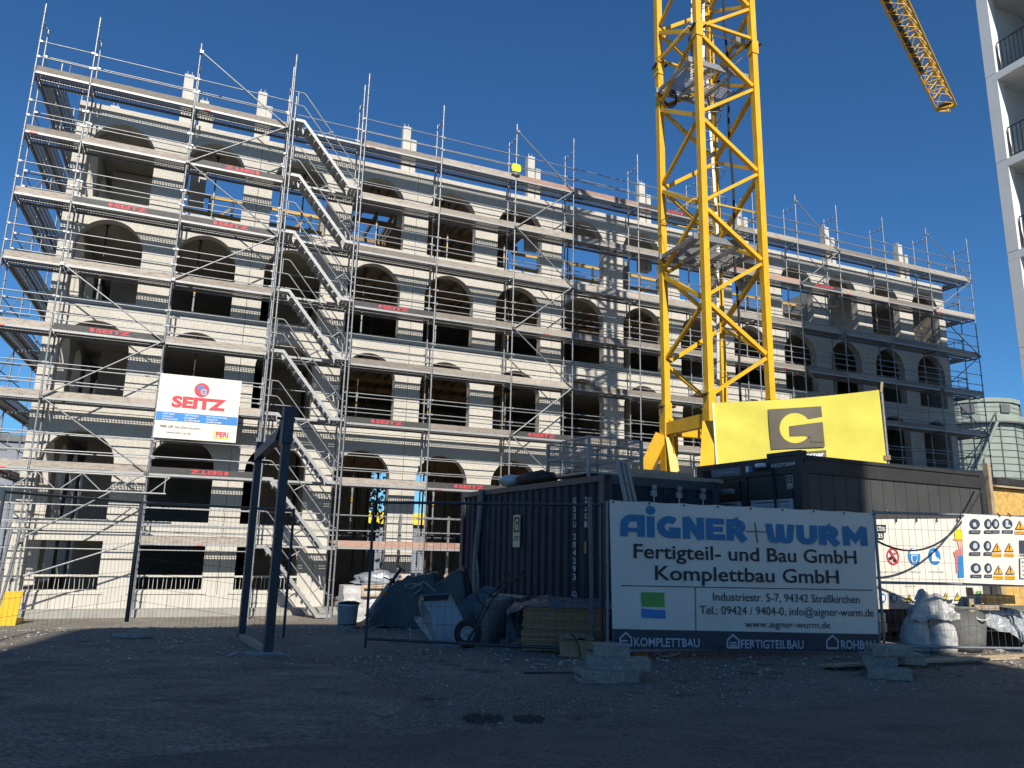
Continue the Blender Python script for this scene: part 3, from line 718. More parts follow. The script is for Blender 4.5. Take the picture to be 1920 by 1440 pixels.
ob('lettering', lettering('S', sl_+wb*.455, sl_+wb*.545, zb_+hb*.79, hb*.075, bold=.05, y=yb-.003), m_pblue2, BN)
ob('lettering', lettering('G', sl_+wb*.505, sl_+wb*.575, zb_+hb*.725, hb*.075, bold=.06, y=yb-.005), m_pwhite, BN)
ob('lettering', lettering('G', sl_+wb*.51, sl_+wb*.57, zb_+hb*.73, hb*.065, bold=.03, y=yb-.007), m_pblue2, BN)
for j, (x, ls) in enumerate(((.085, ('92367 Pilsach', 'In der Au 2', 'Fon: 09181.220499')), (.345, ('96279 Weidhausen', 'Gewerbepark 8', 'Fon: 09569.1887984')), (.61, ('92237 Sulzbach-Rosenberg', 'Gallstraße 16', 'Fon: 09661.8116000')))):
    for q, tx_ in enumerate(ls):
        w0 = (.0105*len(tx_)) * wb; ob('lettering', lettering(tx_, sl_+wb*x, sl_+wb*x+w0, z_hi - hb*(.038 + .041*q), hb*.022, bold=.012, y=yb-.003), m_pwhite, BN)
ob('lettering', lettering('PERI UP.', sl_+wb*.07, sl_+wb*.225, zb_+hb*.165, hb*.034, bold=.01, y=yb), m_pblack, BN)
ob('lettering', lettering('Das Gerüstsystem.', sl_+wb*.24, sl_+wb*.56, zb_+hb*.165, hb*.034, y=yb), m_dgrey, BN)
ob('lettering', lettering('www.peri-up.de', sl_+wb*.15, sl_+wb*.44, zb_+hb*.08, hb*.034, y=yb), m_dgrey, BN)
ob('logo_border', MB().add([(sl_+wb*.715,yb,zb_+hb*.05),(sl_+wb*.91,yb,zb_+hb*.05),(sl_+wb*.91,yb,zb_+hb*.062),(sl_+wb*.733,yb,zb_+hb*.07),(sl_+wb*.733,yb,zb_+hb*.17),(sl_+wb*.715,yb,zb_+hb*.17)], [(0,1,2,3),(0,3,4,5)]), m_pyel, BN)
ob('lettering', lettering('PERI', sl_+wb*.745, sl_+wb*.9, zb_+hb*.08, hb*.075, bold=.03, y=yb-.002), m_red, BN)
# jacket on the top rail
sj, zj = onfac(967, 316, -.05)
J = thing('hi_vis_jacket', 'yellow hi-vis jacket hanging over the top scaffold rail', 'jacket', W(sj, -.05, zj), YAW)
def jk(u, v): return ((u-.5)*(.26 + .08*v), -.06 + .05*math.sin(u*9+v*3)*.4, .17 - .32*v)
ob('body', MB().grid(jk, 8, 8), m_hiviz, J); ob('dark_hem', MB().grid(lambda u, v: ((u-.5)*.36, -.065 + .03*math.sin(u*8), -.15 - .12*v), 8, 3), m_dgrey, J)
for q in (-1, 1): ob('sleeve', MB().tube((q*.12,-.06,.15),(q*.18,-.05,-.08),.04,7,.035), m_hiviz, J)
# ------------------------------------------------------------------ tower crane
CX, CY = 5.30, 18.86
CR = thing('tower_crane', 'yellow lattice tower crane standing in front of the arcade building', 'crane', (CX, CY, 0))
lat = Vector((RT.x, RT.y, 0)).normalized(); view = Vector((CX, CY, 0)).normalized(); lat = Vector((view.y, -view.x, 0))
RD = 1.315; th = rad(7.4)
dF = (-view*math.cos(th) - lat*math.sin(th)); dRt = (lat*math.cos(th) - view*math.sin(th))
LEG = [dF*RD, dRt*RD, -dF*RD, -dRt*RD]                    # front, right, back, left
ctr = Vector((CX, CY, 0))
def zleg(i, y):                                           # height at which leg i crosses image row y
    p = ctr + LEG[i]; lo, hi = 0.0, 40.0
    for _ in range(50):
        m = (lo+hi)/2
        if pix((p.x, p.y, m))[1] > y: lo = m
        else: hi = m
    return lo
zB = zleg(0, 748); zT = zleg(0, 57); PITCHZ = (zT - zB)/4; HJ = 34.5
legm = {}
rotl = math.atan2((LEG[1]-LEG[0]).y, (LEG[1]-LEG[0]).x)
zt0 = zB - .0; nsec = int((HJ - zB)/(4*PITCHZ)) + 1
for j in range(nsec):
    z0 = zB + 4*PITCHZ*j; z1 = min(z0 + 4*PITCHZ, HJ - 1)
    for i in range(4):
        M_ = Matrix.Translation(LEG[i]) @ Matrix.Rotation(rotl, 4, 'Z')
        ob('mast_leg', MB().box(-.085,.085,-.085,.085,z0+.003,z1,M_), m_crane, CR)
        ob('joint_sleeve', MB().box(-.108,.108,-.108,.108,z0-.2,z0+.2,M_), m_crane, CR)
        pin = MB()
        for q in ((-.17,0),(.17,0)): pin.tube(M_ @ Vector((q[0],-.17,z0+.1)), M_ @ Vector((q[0]*.6,.17,z0+.1)), .035, 8)
        ob('joint_pin', pin, m_rustm, CR)
npt = int((HJ - 1 - zB)/PITCHZ)
for j in range(npt):
    z0 = zB + PITCHZ*j
    for i in range(4):
        a, b = LEG[i], LEG[(i+1)%4]; off = 0 if i in (0, 2) else PITCHZ*.5
        d = (b - a).normalized()*.1; nrm = Vector((d.y, -d.x, 0)).normalized()
        a = a + d; b = b - d; za = z0 + off
        ob('lattice_brace', MB().bar((*a.xy, za+.15), (*b.xy, za + PITCHZ*.5 - .06), .085, .085), m_crane, CR)
        ob('lattice_brace', MB().bar((*b.xy, za + PITCHZ*.5 + .06), (*a.xy, za + PITCHZ - .12), .11, .105), m_crane, CR)
# cross bars at the section joints
for j in range(nsec):
    z0 = zB + 4*PITCHZ*j + .3
    for i in range(4):
        a, b = LEG[i], LEG[(i+1)%4]
        if j: ob('cross_bar', MB().bar((*a.xy, z0), (*b.xy, z0), .07, .08), m_crane, CR)
# platforms with hatch frames
def platform(z, name):
    pf = MB(); a = .78
    M_ = Matrix.Rotation(rotl, 4, 'Z')
    for y_ in (-.8, .75): pf.box(-1.15, 1.15, y_, y_+.06, z-.1, z+.06, M_)
    for x_ in (-1.1, -.4, .3, 1.0): pf.box(x_, x_+.06, -.74, .75, z-.08, z+.02, M_)
    p = ob(name, pf, m_galv, CR)
    g = MB()
    for q in range(24): g.box(-1.04, -.02, -.72 + .06*q, -.70 + .06*q, z+.025, z+.045, M_)
    for q in range(12): g.box(.0, 1.0, -.02 + .06*q, .0 + .06*q, z+.025, z+.045, M_)
    ob('grating', g, m_galv, p)
    r = MB(); r.path([M_ @ Vector(q) for q in ((-1.1,-.78,z+1.0),(1.1,-.78,z+1.0),(1.1,.78,z+1.0),(-1.1,.78,z+1.0))], .02, 6, True)
    ob('platform_rail', r, m_crane, p)
zp1 = zleg(2, 505); zp2 = zleg(2, 205)
platform(zp1, 'platform'); platform(zp2, 'platform')
# ladders with hoops, cable
def ladder(z0, z1, x0, x1, yo):
    M_ = Matrix.Rotation(rotl, 4, 'Z'); A = M_ @ Vector((x0, yo, 0)); B = M_ @ Vector((x1, yo, 0)); wv = M_ @ Vector((.2, 0, 0))
    l = MB()
    for q in (-1, 1): l.bar((*(A + q*wv).xy, z0), (*(B + q*wv).xy, z1), .035, .07)
    lad = ob('ladder', l, m_alu, CR); n = int((z1-z0)/.28)
    rg = MB()
    for i in range(n): t = (i+.5)/n; P_ = A.lerp(B, t); rg.tube((*(P_-wv).xy, z0+(z1-z0)*t), (*(P_+wv).xy, z0+(z1-z0)*t), .013, 5)
    ob('rung', rg, m_alu, lad, kind='stuff')
    for i in range(0, int((z1-z0)/.85)):
        z = z0 + 1.6 + .85*i
        if z > z1: break
        P_ = A.lerp(B, (z-z0)/(z1-z0)); c = []
        for k in range(9): t = math.pi*k/8; c.append(P_ + M_ @ Vector((.33*math.cos(t), -.62*math.sin(t), 0)) + Vector((0,0,z)))
        ob('hoop', MB().path(c, .013, 5), m_galv, lad)
ladder(zB - 1.5, zp1 + 1.0, .1, .35, .42); ladder(zp1, zp2 + 1.0, .35, .15, .4); ladder(zp2, zp2 + 7, .0, .3, .4)
cb = [Vector((*(lat*.62 - view*-.5).xy, z_)) + lat*(.03*math.sin(z_*1.7)) for z_ in [zB - 1 + .6*q for q in range(50)]]
ob('power_cable', MB().path(cb, .035, 6), m_rubber, CR)
M_ = Matrix.Rotation(rotl, 4, 'Z')
ob('floodlight', MB().box(-.16,.16,-.1,.12,zp2+1.25,zp2+1.5, Matrix.Translation(lat*.95+view*.25) @ M_), m_galv, CR)
ob('floodlight', MB().blob(lat*-.25 + Vector((0,0,zp2+1.5)), (.2,.12,.25), .02), m_rustm, CR)
ob('cable_coil', MB().path([lat*-1.0 + view*.1 + Vector((.18*math.cos(t*.7)*lat.x, .18*math.cos(t*.7)*lat.y, zp2 - .15 + .22*math.sin(t*.7))) + view*(.01*t) for t in range(30)], .02, 5), m_rubber, CR)
# foot: posts, gussets, ring beams, raking struts
for i in range(4):
    R_ = Matrix.Translation(LEG[i]) @ Matrix.Rotation(rotl, 4, 'Z')
    ob('foot_post', MB().box(-.13,.13,-.13,.13,-.1,zB-.205,R_), m_crane, CR)
    out = LEG[i].normalized()
    for sgn in (-1, 1):
        t_ = LEG[(i+sgn)%4] - LEG[i]; t_.normalize()
        q = MB(); p0 = LEG[i] + t_*.12; p1 = LEG[i] + t_*.34; n_ = Vector((-t_.y, t_.x, 0))*.02
        zz = zB - .2
        vs = [(*(p0+n_).xy, zz-1.15), (*(p1+n_).xy, zz-.95), (*(p1+n_).xy, zz-.2), (*(p0+n_).xy, zz), (*(p0-n_).xy, zz-1.15), (*(p1-n_).xy, zz-.95), (*(p1-n_).xy, zz-.2), (*(p0-n_).xy, zz)]
        q.add(vs, [(0,1,2,3),(7,6,5,4),(0,4,5,1),(1,5,6,2),(2,6,7,3),(3,7,4,0)]); ob('gusset_plate', q, m_crane, CR)
    a, b = LEG[i], LEG[(i+1)%4]; d = (b-a).normalized()*.13
    ob('ring_beam', MB().bar((*(a+d).xy, zB-.5), (*(b-d).xy, zB-.5), .2, .32), m_crane, CR)
    zb1 = zB - .75
    o_ = out.copy()
    ob('raking_strut', MB().bar((*(LEG[i]+o_*.1).xy, zb1+.1), (*(LEG[i]+o_*2.5).xy, .35), .3, .34), m_crane, CR)
    ob('strut_pin', MB().tube((LEG[i]+o_*.42 - lat*.2).to_tuple()[:2] + (zb1-.42,), (LEG[i]+o_*.42 + lat*.2).to_tuple()[:2] + (zb1-.42,), .07, 8), m_rustm, CR)
    ob('raking_strut', MB().bar((*(LEG[i]-d*0+ (LEG[(i+1)%4]-LEG[i]).normalized()*.12).xy, zb1), (*((LEG[i]+LEG[(i+1)%4])/2).xy, .9), .22, .22), m_crane, CR)
    ob('ballast_block', MB().box(-.6,.6,-.6,.6,-.1,.8, Matrix.Translation(LEG[i]+o_*2.2)), m_block, CR)
# jib
tip = atz(1775, 203, HJ); jd = Vector((tip.x - CX, tip.y - CY, 0)); JL = jd.length; jd.normalize(); jn = Vector((jd.y, -jd.x, 0))
def jp(l, x, z): return jd*l + jn*x + Vector((0,0,HJ + z))
hw = .62
for q in (-1, 1): ob('jib_chord', MB().bar(jp(-1, q*hw, 0), jp(JL, q*hw, 0), .11, .11), m_crane, CR)
ob('jib_chord', MB().bar(jp(-1, 0, 1.15), jp(JL-1.4, 0, 1.15), .11, .11), m_crane, CR)
l = JL - .4; k = 0
while l > 6:
    if k % 2 == 0 or k % 3 == 0:
        ob('jib_lacing', MB().bar(jp(l,-hw,0), jp(l,hw,0), .05, .05), m_crane, CR)
    ob('jib_lacing', MB().bar(jp(l,-hw,0), jp(l-1.25,hw,0), .035, .035), m_crane, CR)
    ob('jib_lacing', MB().bar(jp(l,hw,0), jp(l-1.25,-hw,0), .035, .035), m_crane, CR)
    for q in (-1, 1):
        ob('jib_lacing', MB().bar(jp(l, q*hw, 0), jp(l-.65, 0, 1.15), .06, .06), m_crane, CR)
        ob('jib_lacing', MB().bar(jp(l-.65, 0, 1.15), jp(l-1.3, q*hw, 0), .06, .06), m_crane, CR)
    l -= 1.3; k += 1
ob('jib_walkway', MB().bar(jp(4, -.38, .06), jp(JL-5.5, -.38, .06), .3, .03), m_rustm, CR)
ob('jib_nose', MB().bar(jp(JL-.15,-hw,0), jp(JL-.15,hw,0), .14, .18).bar(jp(JL,-hw,0), jp(JL+.55,0,.05), .07, .07).bar(jp(JL,hw,0), jp(JL+.55,0,.05), .07, .07).box(-.1,.1,-.1,.1,-.1,.1, Matrix.Translation(jp(JL+.55,0,.05))), m_crane, CR)
ob('jib_winch', MB().tube(jp(JL-.5,-.4,.1), jp(JL-.5,.4,.1), .13, 10), m_rustm, CR)
ob('slewing_unit', MB().box(-.9,.9,-.9,.9,HJ-1.2,HJ-.1), m_crane, CR)
# ------------------------------------------------------------------ blue shipping container
def frame_of(P, dx):                                      # local x along dx, y to its left
    return math.atan2(dx[1], dx[0])
CA = rad(63.8)                                            # bearing of the door end
CNT = (1.55, 12.28); CDX = (math.sin(CA), math.cos(CA)); CRZ = math.atan2(CDX[1], CDX[0])
CL, CWD, CH = 6.06, 2.44, 2.59; CZ = .77
CT = thing('shipping_container', 'dark blue corrugated shipping container with grey strap marks and white code lettering', 'container', (CNT[0], CNT[1], CZ), CRZ)
# local: x along the door end (0..2.44), y along the long side (0..6.06), the long side seen is x = 0
prof = []; y = .16
while y < CL - .2: prof += [(0, y), (0, y+.07), (.036, y+.105), (.036, y+.175), (0, y+.21)]; y += .278
def corr(x0, sign):
    mb = MB(); vs = []
    for d, yy in prof: vs += [(x0 + sign*d, yy, .16), (x0 + sign*d, yy, CH-.12)]
    mb.add(vs, [(2*i, 2*i+1, 2*i+3, 2*i+2) for i in range(len(prof)-1)]); return mb
ob('side_wall', corr(.03, 1), m_cont, CT); ob('side_wall', corr(CWD-.03, -1), m_cont, CT)
for x in (.08, CWD-.08):
    for yy in (.08, CL-.08): ob('corner_post', MB().box(x-.08, x+.08, yy-.08, yy+.08, .12, CH-.12), m_contf, CT)
for x in (.001, CWD-.121): 
    ob('side_rail', MB().box(x, x+.12, .165, CL-.165, 0, .155), m_contf, CT); ob('side_rail', MB().box(x, x+.06, .165, CL-.165, CH-.115, CH-.01), m_contf, CT)
for yy in (.0, CL-.12): ob('end_rail', MB().box(.165, CWD-.165, yy, yy+.12, 0, .15), m_contf, CT); ob('end_rail', MB().box(.165, CWD-.165, yy, yy+.12, CH-.16, CH-.01), m_contf, CT)
ob('roof', MB().box(.06, CWD-.06, .1, CL-.1, CH-.03, CH-.015), m_contf, CT); ob('end_wall', MB().box(.16, CWD-.16, CL-.1, CL-.06, .15, CH-.16), m_cont, CT)
for x in (0, CWD):
    for yy in (0, CL):
        for z in (0, CH):
            x0 = x - (0.003 if x == 0 else .175); y0 = yy - (.003 if yy == 0 else .175); z0 = z if z == 0 else CH-.118
            c = ob('corner_casting', MB().box(x0, x0+.178, y0, y0+.178, z0, z0+.118), m_contf, CT)
            if yy == 0: ob('casting_hole', MB().ext([(x0+.089+.035*math.cos(t), z0+.06+.045*math.sin(t)) for t in [2*math.pi*i/12 for i in range(12)]], [tuple(range(12))], y0-.004, y0+.01), m_rubber, c)
for q in (0, 1):
    dx0 = .17 + q*1.055; dr = ob('door', MB().box(dx0, dx0+1.045, .02, .07, .155, CH-.165), m_cont, CT)
    for j in range(3): ob('door_rib', MB().box(dx0+.08, dx0+.96, .004, .021, .35 + .72*j, .85 + .72*j), m_cont, dr)
    for x in (dx0+.28, dx0+.8):
        br = ob('locking_bar', MB().tube((x, -.035, .16), (x, -.035, CH-.17), .019, 8), m_galv, CT)
        for kb in ((x-.06, x+.06, -.05, .0, CH-.32, CH-.22), (x-.045, x+.045, -.07, -.01, CH-.2, CH-.13), (x-.04, x+.04, -.06, .0, CH-.75, CH-.6)): ob('bar_keeper', MB().box(*kb), m_galv, br)
# lettering on the long side (plane x = 0, facing -x): local turn of the x,z text plane
def side_text(o): o.rotation_euler = (0, 0, -math.pi/2); return o
def cside(mb, m, name='lettering'):                       # text plane x -> container -y ; mesh coordinate x0.. measured from the near corner with minus sign
    return side_text(ob(name, mb, m, CT, (0, 0, 0)))
yo = -.004
ob_ = MB().add([(-3.3,yo,1.37),(-2.98,yo,1.37),(-2.98,yo,2.0),(-3.3,yo,2.0)], [(0,1,2,3)])
cside(ob_, m_pyel if False else mat('cream_sign', (.55,.5,.33), .6, var=.06), 'sign_plate')
cside(rect(-3.26, -3.02, 1.66, 1.96, yo-.004), m_pblack, 'sign_square')
cside(lettering('G', -3.22, -3.06, 1.71, .2, bold=.05, y=yo-.007), mat('cream_print', (.55,.5,.33), .6, var=.06))
cside(lettering('container', -3.26, -3.02, 1.56, .04, bold=.015, y=yo-.005), m_pblack); cside(lettering('rental', -3.26, -3.05, 1.5, .035, bold=.015, y=yo-.005), m_pblack)
for j, ch in enumerate('GSXU2042932'): 
    if j < 10: cside(lettering(ch, -.97, -.87, 2.14 - .135*j - (.07 if j > 3 else 0), .1, bold=.02, y=yo), m_shut)
cside(lettering('2', -.97, -.87, .52, .1, bold=.02, y=yo), m_shut); cside(ring(-.92, .57, .085, .1, yo), m_shut, 'code_box')
for j, ch in enumerate('22G1'): cside(lettering(ch, -.6, -.51, 2.14 - .135*j, .1, bold=.02, y=yo), m_shut)
cside(rect(-.61, -.52, 1.3, 1.5, yo), m_card, 'plate')
cside(rect(-.66, -.54, .18, .42, yo), m_pwhite, 'code_plate')
st_ = ob('strap', MB().path([(-.03, 4.95 + .1*math.sin(t*.5), .2 + .24*t) for t in range(11)], .07, 7).path([(-.06, 4.9 - .12*math.sin(t*.6), .2 + .16*t) for t in range(11)], .03, 6), mat('grey_hose', (.2,.19,.17), .8, var=.3, scale=6), CT)
# loads on its roof
def cl(x, y, z=0):                                       # container local -> world
    r = Matrix.Rotation(CRZ, 3, 'Z') @ Vector((x, y, 0)); return Vector((CNT[0] + r.x, CNT[1] + r.y, CZ + z))
MC = thing('mesh_cage', 'galvanised mesh cage crate standing on the container roof', 'crate', cl(.3, .95, CH + .0), CRZ)
cw, cdp, chh = 1.15, 1.5, .78
for x in (0, cw):
    for yy in (0, cdp): ob('corner_upright', MB().box(x-.025, x+.025, yy-.025, yy+.025, 0, chh), m_galv, MC)
for z in (.12, .45, chh-.02):
    for (a, b) in (((0,0),(cw,0)),((cw,0),(cw,cdp)),((cw,cdp),(0,cdp)),((0,cdp),(0,0))):
        ob('side_bar', MB().bar((a[0],a[1],z), (b[0],b[1],z), .03, .03), m_galv, MC)
mm = MB()
for i in range(1, 23): 
    for yy in (0, cdp): mm.tube((cw*i/23, yy, .12), (cw*i/23, yy, chh), .004, 4, cap=False)
for i in range(1, 30):
    for x in (0, cw): mm.tube((x, cdp*i/30, .12), (x, cdp*i/30, chh), .004, 4, cap=False)
for j in range(1, 13):
    z = .12 + .66*j/13
    for yy in (0, cdp): mm.tube((0, yy, z), (cw, yy, z), .004, 4, cap=False)
    for x in (0, cw): mm.tube((x, 0, z), (x, cdp, z), .004, 4, cap=False)
ob('wire_mesh', mm, m_galv, MC, kind='stuff'); ob('base_tray', MB().box(.01, cw-.01, .01, cdp-.01, .1, .115), m_galv, MC)
for i in range(4):
    o = ob('timber_beam', MB().box(0, 2.1 - .2*i, 0, .18, 0, .07), m_wood, None, cl(.55, .12 + .2*(i % 3), CH + .002 + .075*(i // 3)), (0,0,CRZ + .02*i))
    tag(o, ['front grey timber beam lying along the container roof edge', 'second timber beam behind the front one on the container roof', 'rearmost timber beam laid on the container roof', 'short timber beam laid on top of the others on the container roof'][i], 'timber beam', 'timber beams on the container')
tag(ob('rolled_sack', MB().blob((0,0,.13), (.3,.22,.14), .25, 2, 3, flat=0), m_sack, None, cl(.2, 3.8, CH), (0,0,CRZ)), 'pale crumpled sack on the left end of the container roof', 'sack')
tag(ob('dark_bundle', MB().blob((0,0,.13), (.25,.75,.15), .3, 3, 6, flat=0), m_rubber, None, cl(.3, 2.9, CH), (0,0,CRZ)), 'dark bundled sheeting lying beside the mesh cage on the container roof', 'bundle')
for i in range(3):
    a = atd(1158 + 8*i, 862 + 3*i, 11.95 + .04*i); b = atd(1178 + 9*i, 962, 11.75 + .04*i); d_ = (b - a).normalized(); b = a + d_*2.2
    mb = MB().tube(a, b, .034, 9); q = 0
    n_ = int((b-a).length/.055)
    for k in range(n_): p = a.lerp(b, k/n_); mb.tube(p, p + d_*.022, .039, 9)
    o = ob('threaded_tube', mb, m_galv); tag(o, ['leftmost','middle','rightmost'][i] + ' of the three ribbed steel tubes leaning against the container doors', 'steel tube', 'ribbed tubes leaning on the container')
# ------------------------------------------------------------------ anthracite site office container
OA = rad(63.0); OP = Vector((4.76, 12.2)); ODX = Vector((math.sin(OA), math.cos(OA))); ORZ = math.atan2(ODX.y, ODX.x)
OL, OW, OH, OZ = 5.0, 2.5, 2.85, .9
OF = thing('site_office', 'anthracite site office container with two grey roller shutters and a panelled side', 'container', (OP.x, OP.y, OZ), ORZ)
# local x along the long panelled side (y = 0 faces the camera), y back; the shutter end is x = 0
npan = 15
for i in range(npan):
    x0 = .16 + (OL-.32)*i/npan; x1 = .16 + (OL-.32)*(i+1)/npan
    ob('wall_panel', MB().box(x0+.006, x1-.006, .03, .07, .16, OH-.3), m_office, OF)
ob('wall_core', MB().box(.16, OL-.16, .05, .09, .15, OH-.29), m_officef, OF)
ob('top_rail', MB().box(.17, OL-.17, .0, .09, OH-.295, OH-.03), m_officef, OF); ob('top_rail', MB().box(.17, OL-.17, -.025, -.001, OH-.06, OH-.02), m_officef, OF)
ob('base_rail', MB().box(.17, OL-.17, .0, .09, 0, .15), m_officef, OF)
for i in range(9): ob('rivet', MB().blob((.6 + .5*i, .028, OH-.85 + .02*(i % 2)), (.012,.008,.012), 0), m_galv, OF)
for x in (.08, OL-.08):
    for yy in (.08, OW-.08): ob('corner_post', MB().box(x-.085, x+.085, yy-.085, yy+.085, .0, OH-.02), m_officef, OF)
ob('end_wall', MB().box(.05, .1, .17, OW-.17, .0, OH-.3), m_office, OF); ob('end_rail', MB().box(.0, .12, .17, OW-.17, OH-.295, OH-.02), m_officef, OF)
ob('mullion', MB().box(.02, .06, 1.22, 1.32, .1, OH-.3), m_officef, OF)
for y0, y1 in ((.22, 1.15), (1.42, 2.2)):
    fr = ob('window_shutter', MB().box(.02, .05, y0, y0+.07, .7, 2.1).box(.02, .05, y1-.07, y1, .7, 2.1).box(.015,.05,y0,y1,2.1,2.14), m_shut, OF)
    for j in range(24): ob('slat', MB().box(.03, .046, y0+.075, y1-.075, .7 + .058*j, .7 + .058*j + .052), m_shut, fr)
    ob('shutter_box', MB().box(.0, .05, y0-.02, y1+.02, 2.15, 2.5), m_officef, OF)
ob('roof', MB().box(.0, OL, .0, OW, OH-.02, OH), m_officef, OF)
ob('roof', MB().box(-.02, .14, -.02, .7, OH, OH+.07), m_officef, OF)
for x, yy in ((.0,.0),(OL-.18,0),(0,OW-.18)):
    c = ob('corner_casting', MB().box(x-.004, x+.18, yy-.004, yy+.18, OH-.16, OH-.015), m_officef, OF)
    ob('casting_hole', MB().ext([(x+.09+.03*math.cos(t), OH-.09+.045*math.sin(t)) for t in [2*math.pi*i/12 for i in range(12)]], [tuple(range(12))], yy-.008, yy+.01), m_rubber, c)
def oend(mb, m, name='lettering'): return side_text(ob(name, mb, m, OF))
oend(lettering('022272009', -.62, -.1, OH-.17, .055, bold=.01, y=-.008), m_pwhite)
oend(rect(-2.1, -1.35, OH-.24, OH-.1, -.006), mat('grey_plate', (.16,.18,.22), .5, var=.1), 'name_plate'); oend(lettering('container', -1.95, -1.5, OH-.19, .05, bold=.01, y=-.009), m_shut)
oend(rect(-2.35, -2.12, OH-.25, OH-.1, -.005), m_rubber, 'recess'); oend(rect(-1.02, -.68, OH-.22, OH-.08, -.005), m_rubber, 'recess'); oend(rect(-1.22, -1.15, OH-.21, OH-.1, -.005), m_pwhite, 'sticker'); oend(rect(-1.14, -1.06, OH-.21, OH-.1, -.005), m_pblue, 'sticker')
ob('socket', MB().tube((-.05, .72, OH-.12), (-.05, .92, OH-.12), .04, 9), m_pwhite, OF)
m_cream2 = mat('sticker_cream', (.4,.36,.25), .6, var=.06)
oend(rect(-.3, -.17, OH-.55, OH-.33, -.004), m_cream2, 'sign_plate'); oend(rect(-.285, -.185, OH-.46, OH-.345, -.007), m_pblack, 'sign_square'); oend(lettering('G', -.27, -.2, OH-.44, .075, bold=.04, y=-.01), m_cream2); oend(lettering('rental', -.285, -.185, OH-.53, .025, bold=.01, y=-.007), m_pblack)
oend(MB().path([(-.7,-.02,OH-.15),(-.6,-.03,OH-.2),(-.56,-.03,OH-.5),(-.5,-.03,.9),(-.42,-.03,.5)], .02, 6), m_rubber, 'cable')
tag(ob('exhaust_pipe', MB().tube((0,0,0),(.02,.7,.0),.05,10), m_galv, None, Matrix.Rotation(ORZ,4,'Z').to_3x3() @ Vector((-.25, 1.3, 0)) + Vector((OP.x, OP.y, OZ+OH-.55)), (0,0,ORZ)), 'grey pipe stub sticking out beside the roller shutter of the office', 'pipe')
# plank on its roof, hut to the right, hanging cable
def ol(x, y, z=0): r = Matrix.Rotation(ORZ, 3, 'Z') @ Vector((x, y, 0)); return Vector((OP.x + r.x, OP.y + r.y, OZ + z))
tag(ob('roof_sheet', MB().box(0, 1.9, 0, .5, 0, .03), m_wood, None, ol(2.4, .3, OH+.004), (0, -.015, ORZ + .05)), 'weathered board lying on the office container roof edge', 'board')
HT = thing('wooden_hut', 'site hut clad in yellow chipboard with a pale corner post', 'hut', ol(OL + .03, .0, -OZ + .7), ORZ)
ob('corner_post', MB().box(-.0, .1, -.06, .04, 0, 3.25), m_wood, HT)
for i in range(3): ob('wall_board', MB().box(.104 + .85*i, .95 + .85*i, -.02, .0, .1, 2.78), m_osb, HT)
ob('roof_board', MB().box(.104, 2.7, -.12, 2.2, 2.8, 2.84), m_wood, HT); ob('roof_felt', MB().box(.104, 2.75, -.14, 2.2, 2.845, 2.98), m_officef, HT)
ob('notice', MB().box(.22, .38, -.03, -.022, 1.75, 2.1), m_pwhite, HT); ob('side_wall', MB().box(.104, .13, .0, 2.1, .1, 2.78), m_osb, HT)
cbl = []; a = atd(1852, 893, 14.0); b = atd(1640, 1012, 11.6)
for i in range(25):
    t = i/24; p = a.lerp(b, t); p.z -= 1.0*(4*t*(1-t))*.62 - .0; cbl.append(p)
tag(ob('hanging_cable', MB().path(cbl, .016, 6), m_rubber), 'black cable sagging from the hut down behind the fence', 'cable')
# ------------------------------------------------------------------ yellow banner behind the office
Y = [atd(1336, 755, 17.4), atd(1648, 731, 15.9), atd(1663, 868, 15.9), atd(1345, 880, 17.4)]
yr = Vector((Y[1].x - Y[0].x, Y[1].y - Y[0].y, 0)); YLn = yr.length; yrz = math.atan2(yr.y, yr.x)
YB = thing('yellow_banner', 'large yellow mesh banner with a dark square logo stretched above the office container', 'banner', (Y[0].x, Y[0].y, 0), yrz)
YA, YE = (Y[0].x, Y[0].y), (Y[1].x, Y[1].y)
def yv(x, y): return onv(x, y, YA, YE)
def ysheet(u, v):
    tl, tr_, br_, bl_ = yv(1336, 755), yv(1648, 731), yv(1663, 872), yv(1345, 884)
    X = (tl[0]*(1-u) + tr_[0]*u)*(v) + (bl_[0]*(1-u) + br_[0]*u)*(1-v); Z = (tl[1]*(1-u) + tr_[1]*u)*v + (bl_[1]*(1-u) + br_[1]*u)*(1-v)
    return (X, .010*math.sin(7*u + 9*v)*(1-abs(2*u-1)) + .012*noise.noise(Vector((u*4 + v*2.5, v*3 - u, 5))), Z - .05*(4*u*(1-u))*(1 if v > .5 else 0)*(2*v-1 if v > .5 else 0))
ob('sheet', MB().grid(ysheet, 40, 18), m_yban, YB)
m_ydark = mat('brown_grey_print', (.135,.115,.085), .7, var=.2, scale=1.2)
q0, q1, q2, q3 = yv(1440, 768), yv(1540, 762), yv(1547, 838), yv(1446, 843); yl = -.028
ob('logo_square', MB().add([(q3[0],yl,q3[1]),(q2[0],yl,q2[1]),(q1[0],yl,q1[1]),(q0[0],yl,q0[1])], [(0,1,2,3)]), m_ydark, YB)
cxx, czz = yv(1491, 803); sx = (q1[0]-q0[0]); sz = q0[1]-q3[1]
ob('logo_disc', disc(cxx, czz, sx*.29, yl-.004, 32, sz*.37), m_ybanlet, YB)
b0, b1 = yv(1492, 788), yv(1549, 797); ob('logo_bar', MB().add([(cxx, yl-.008, czz+sz*.02), (q2[0]+.02, yl-.008, czz+sz*.1), (q1[0]+.02, yl-.008, czz+sz*.24), (cxx+.1, yl-.008, czz+sz*.17)], [(0,1,2,3)]), m_ybanlet, YB)
Rx = q2[0] - .02
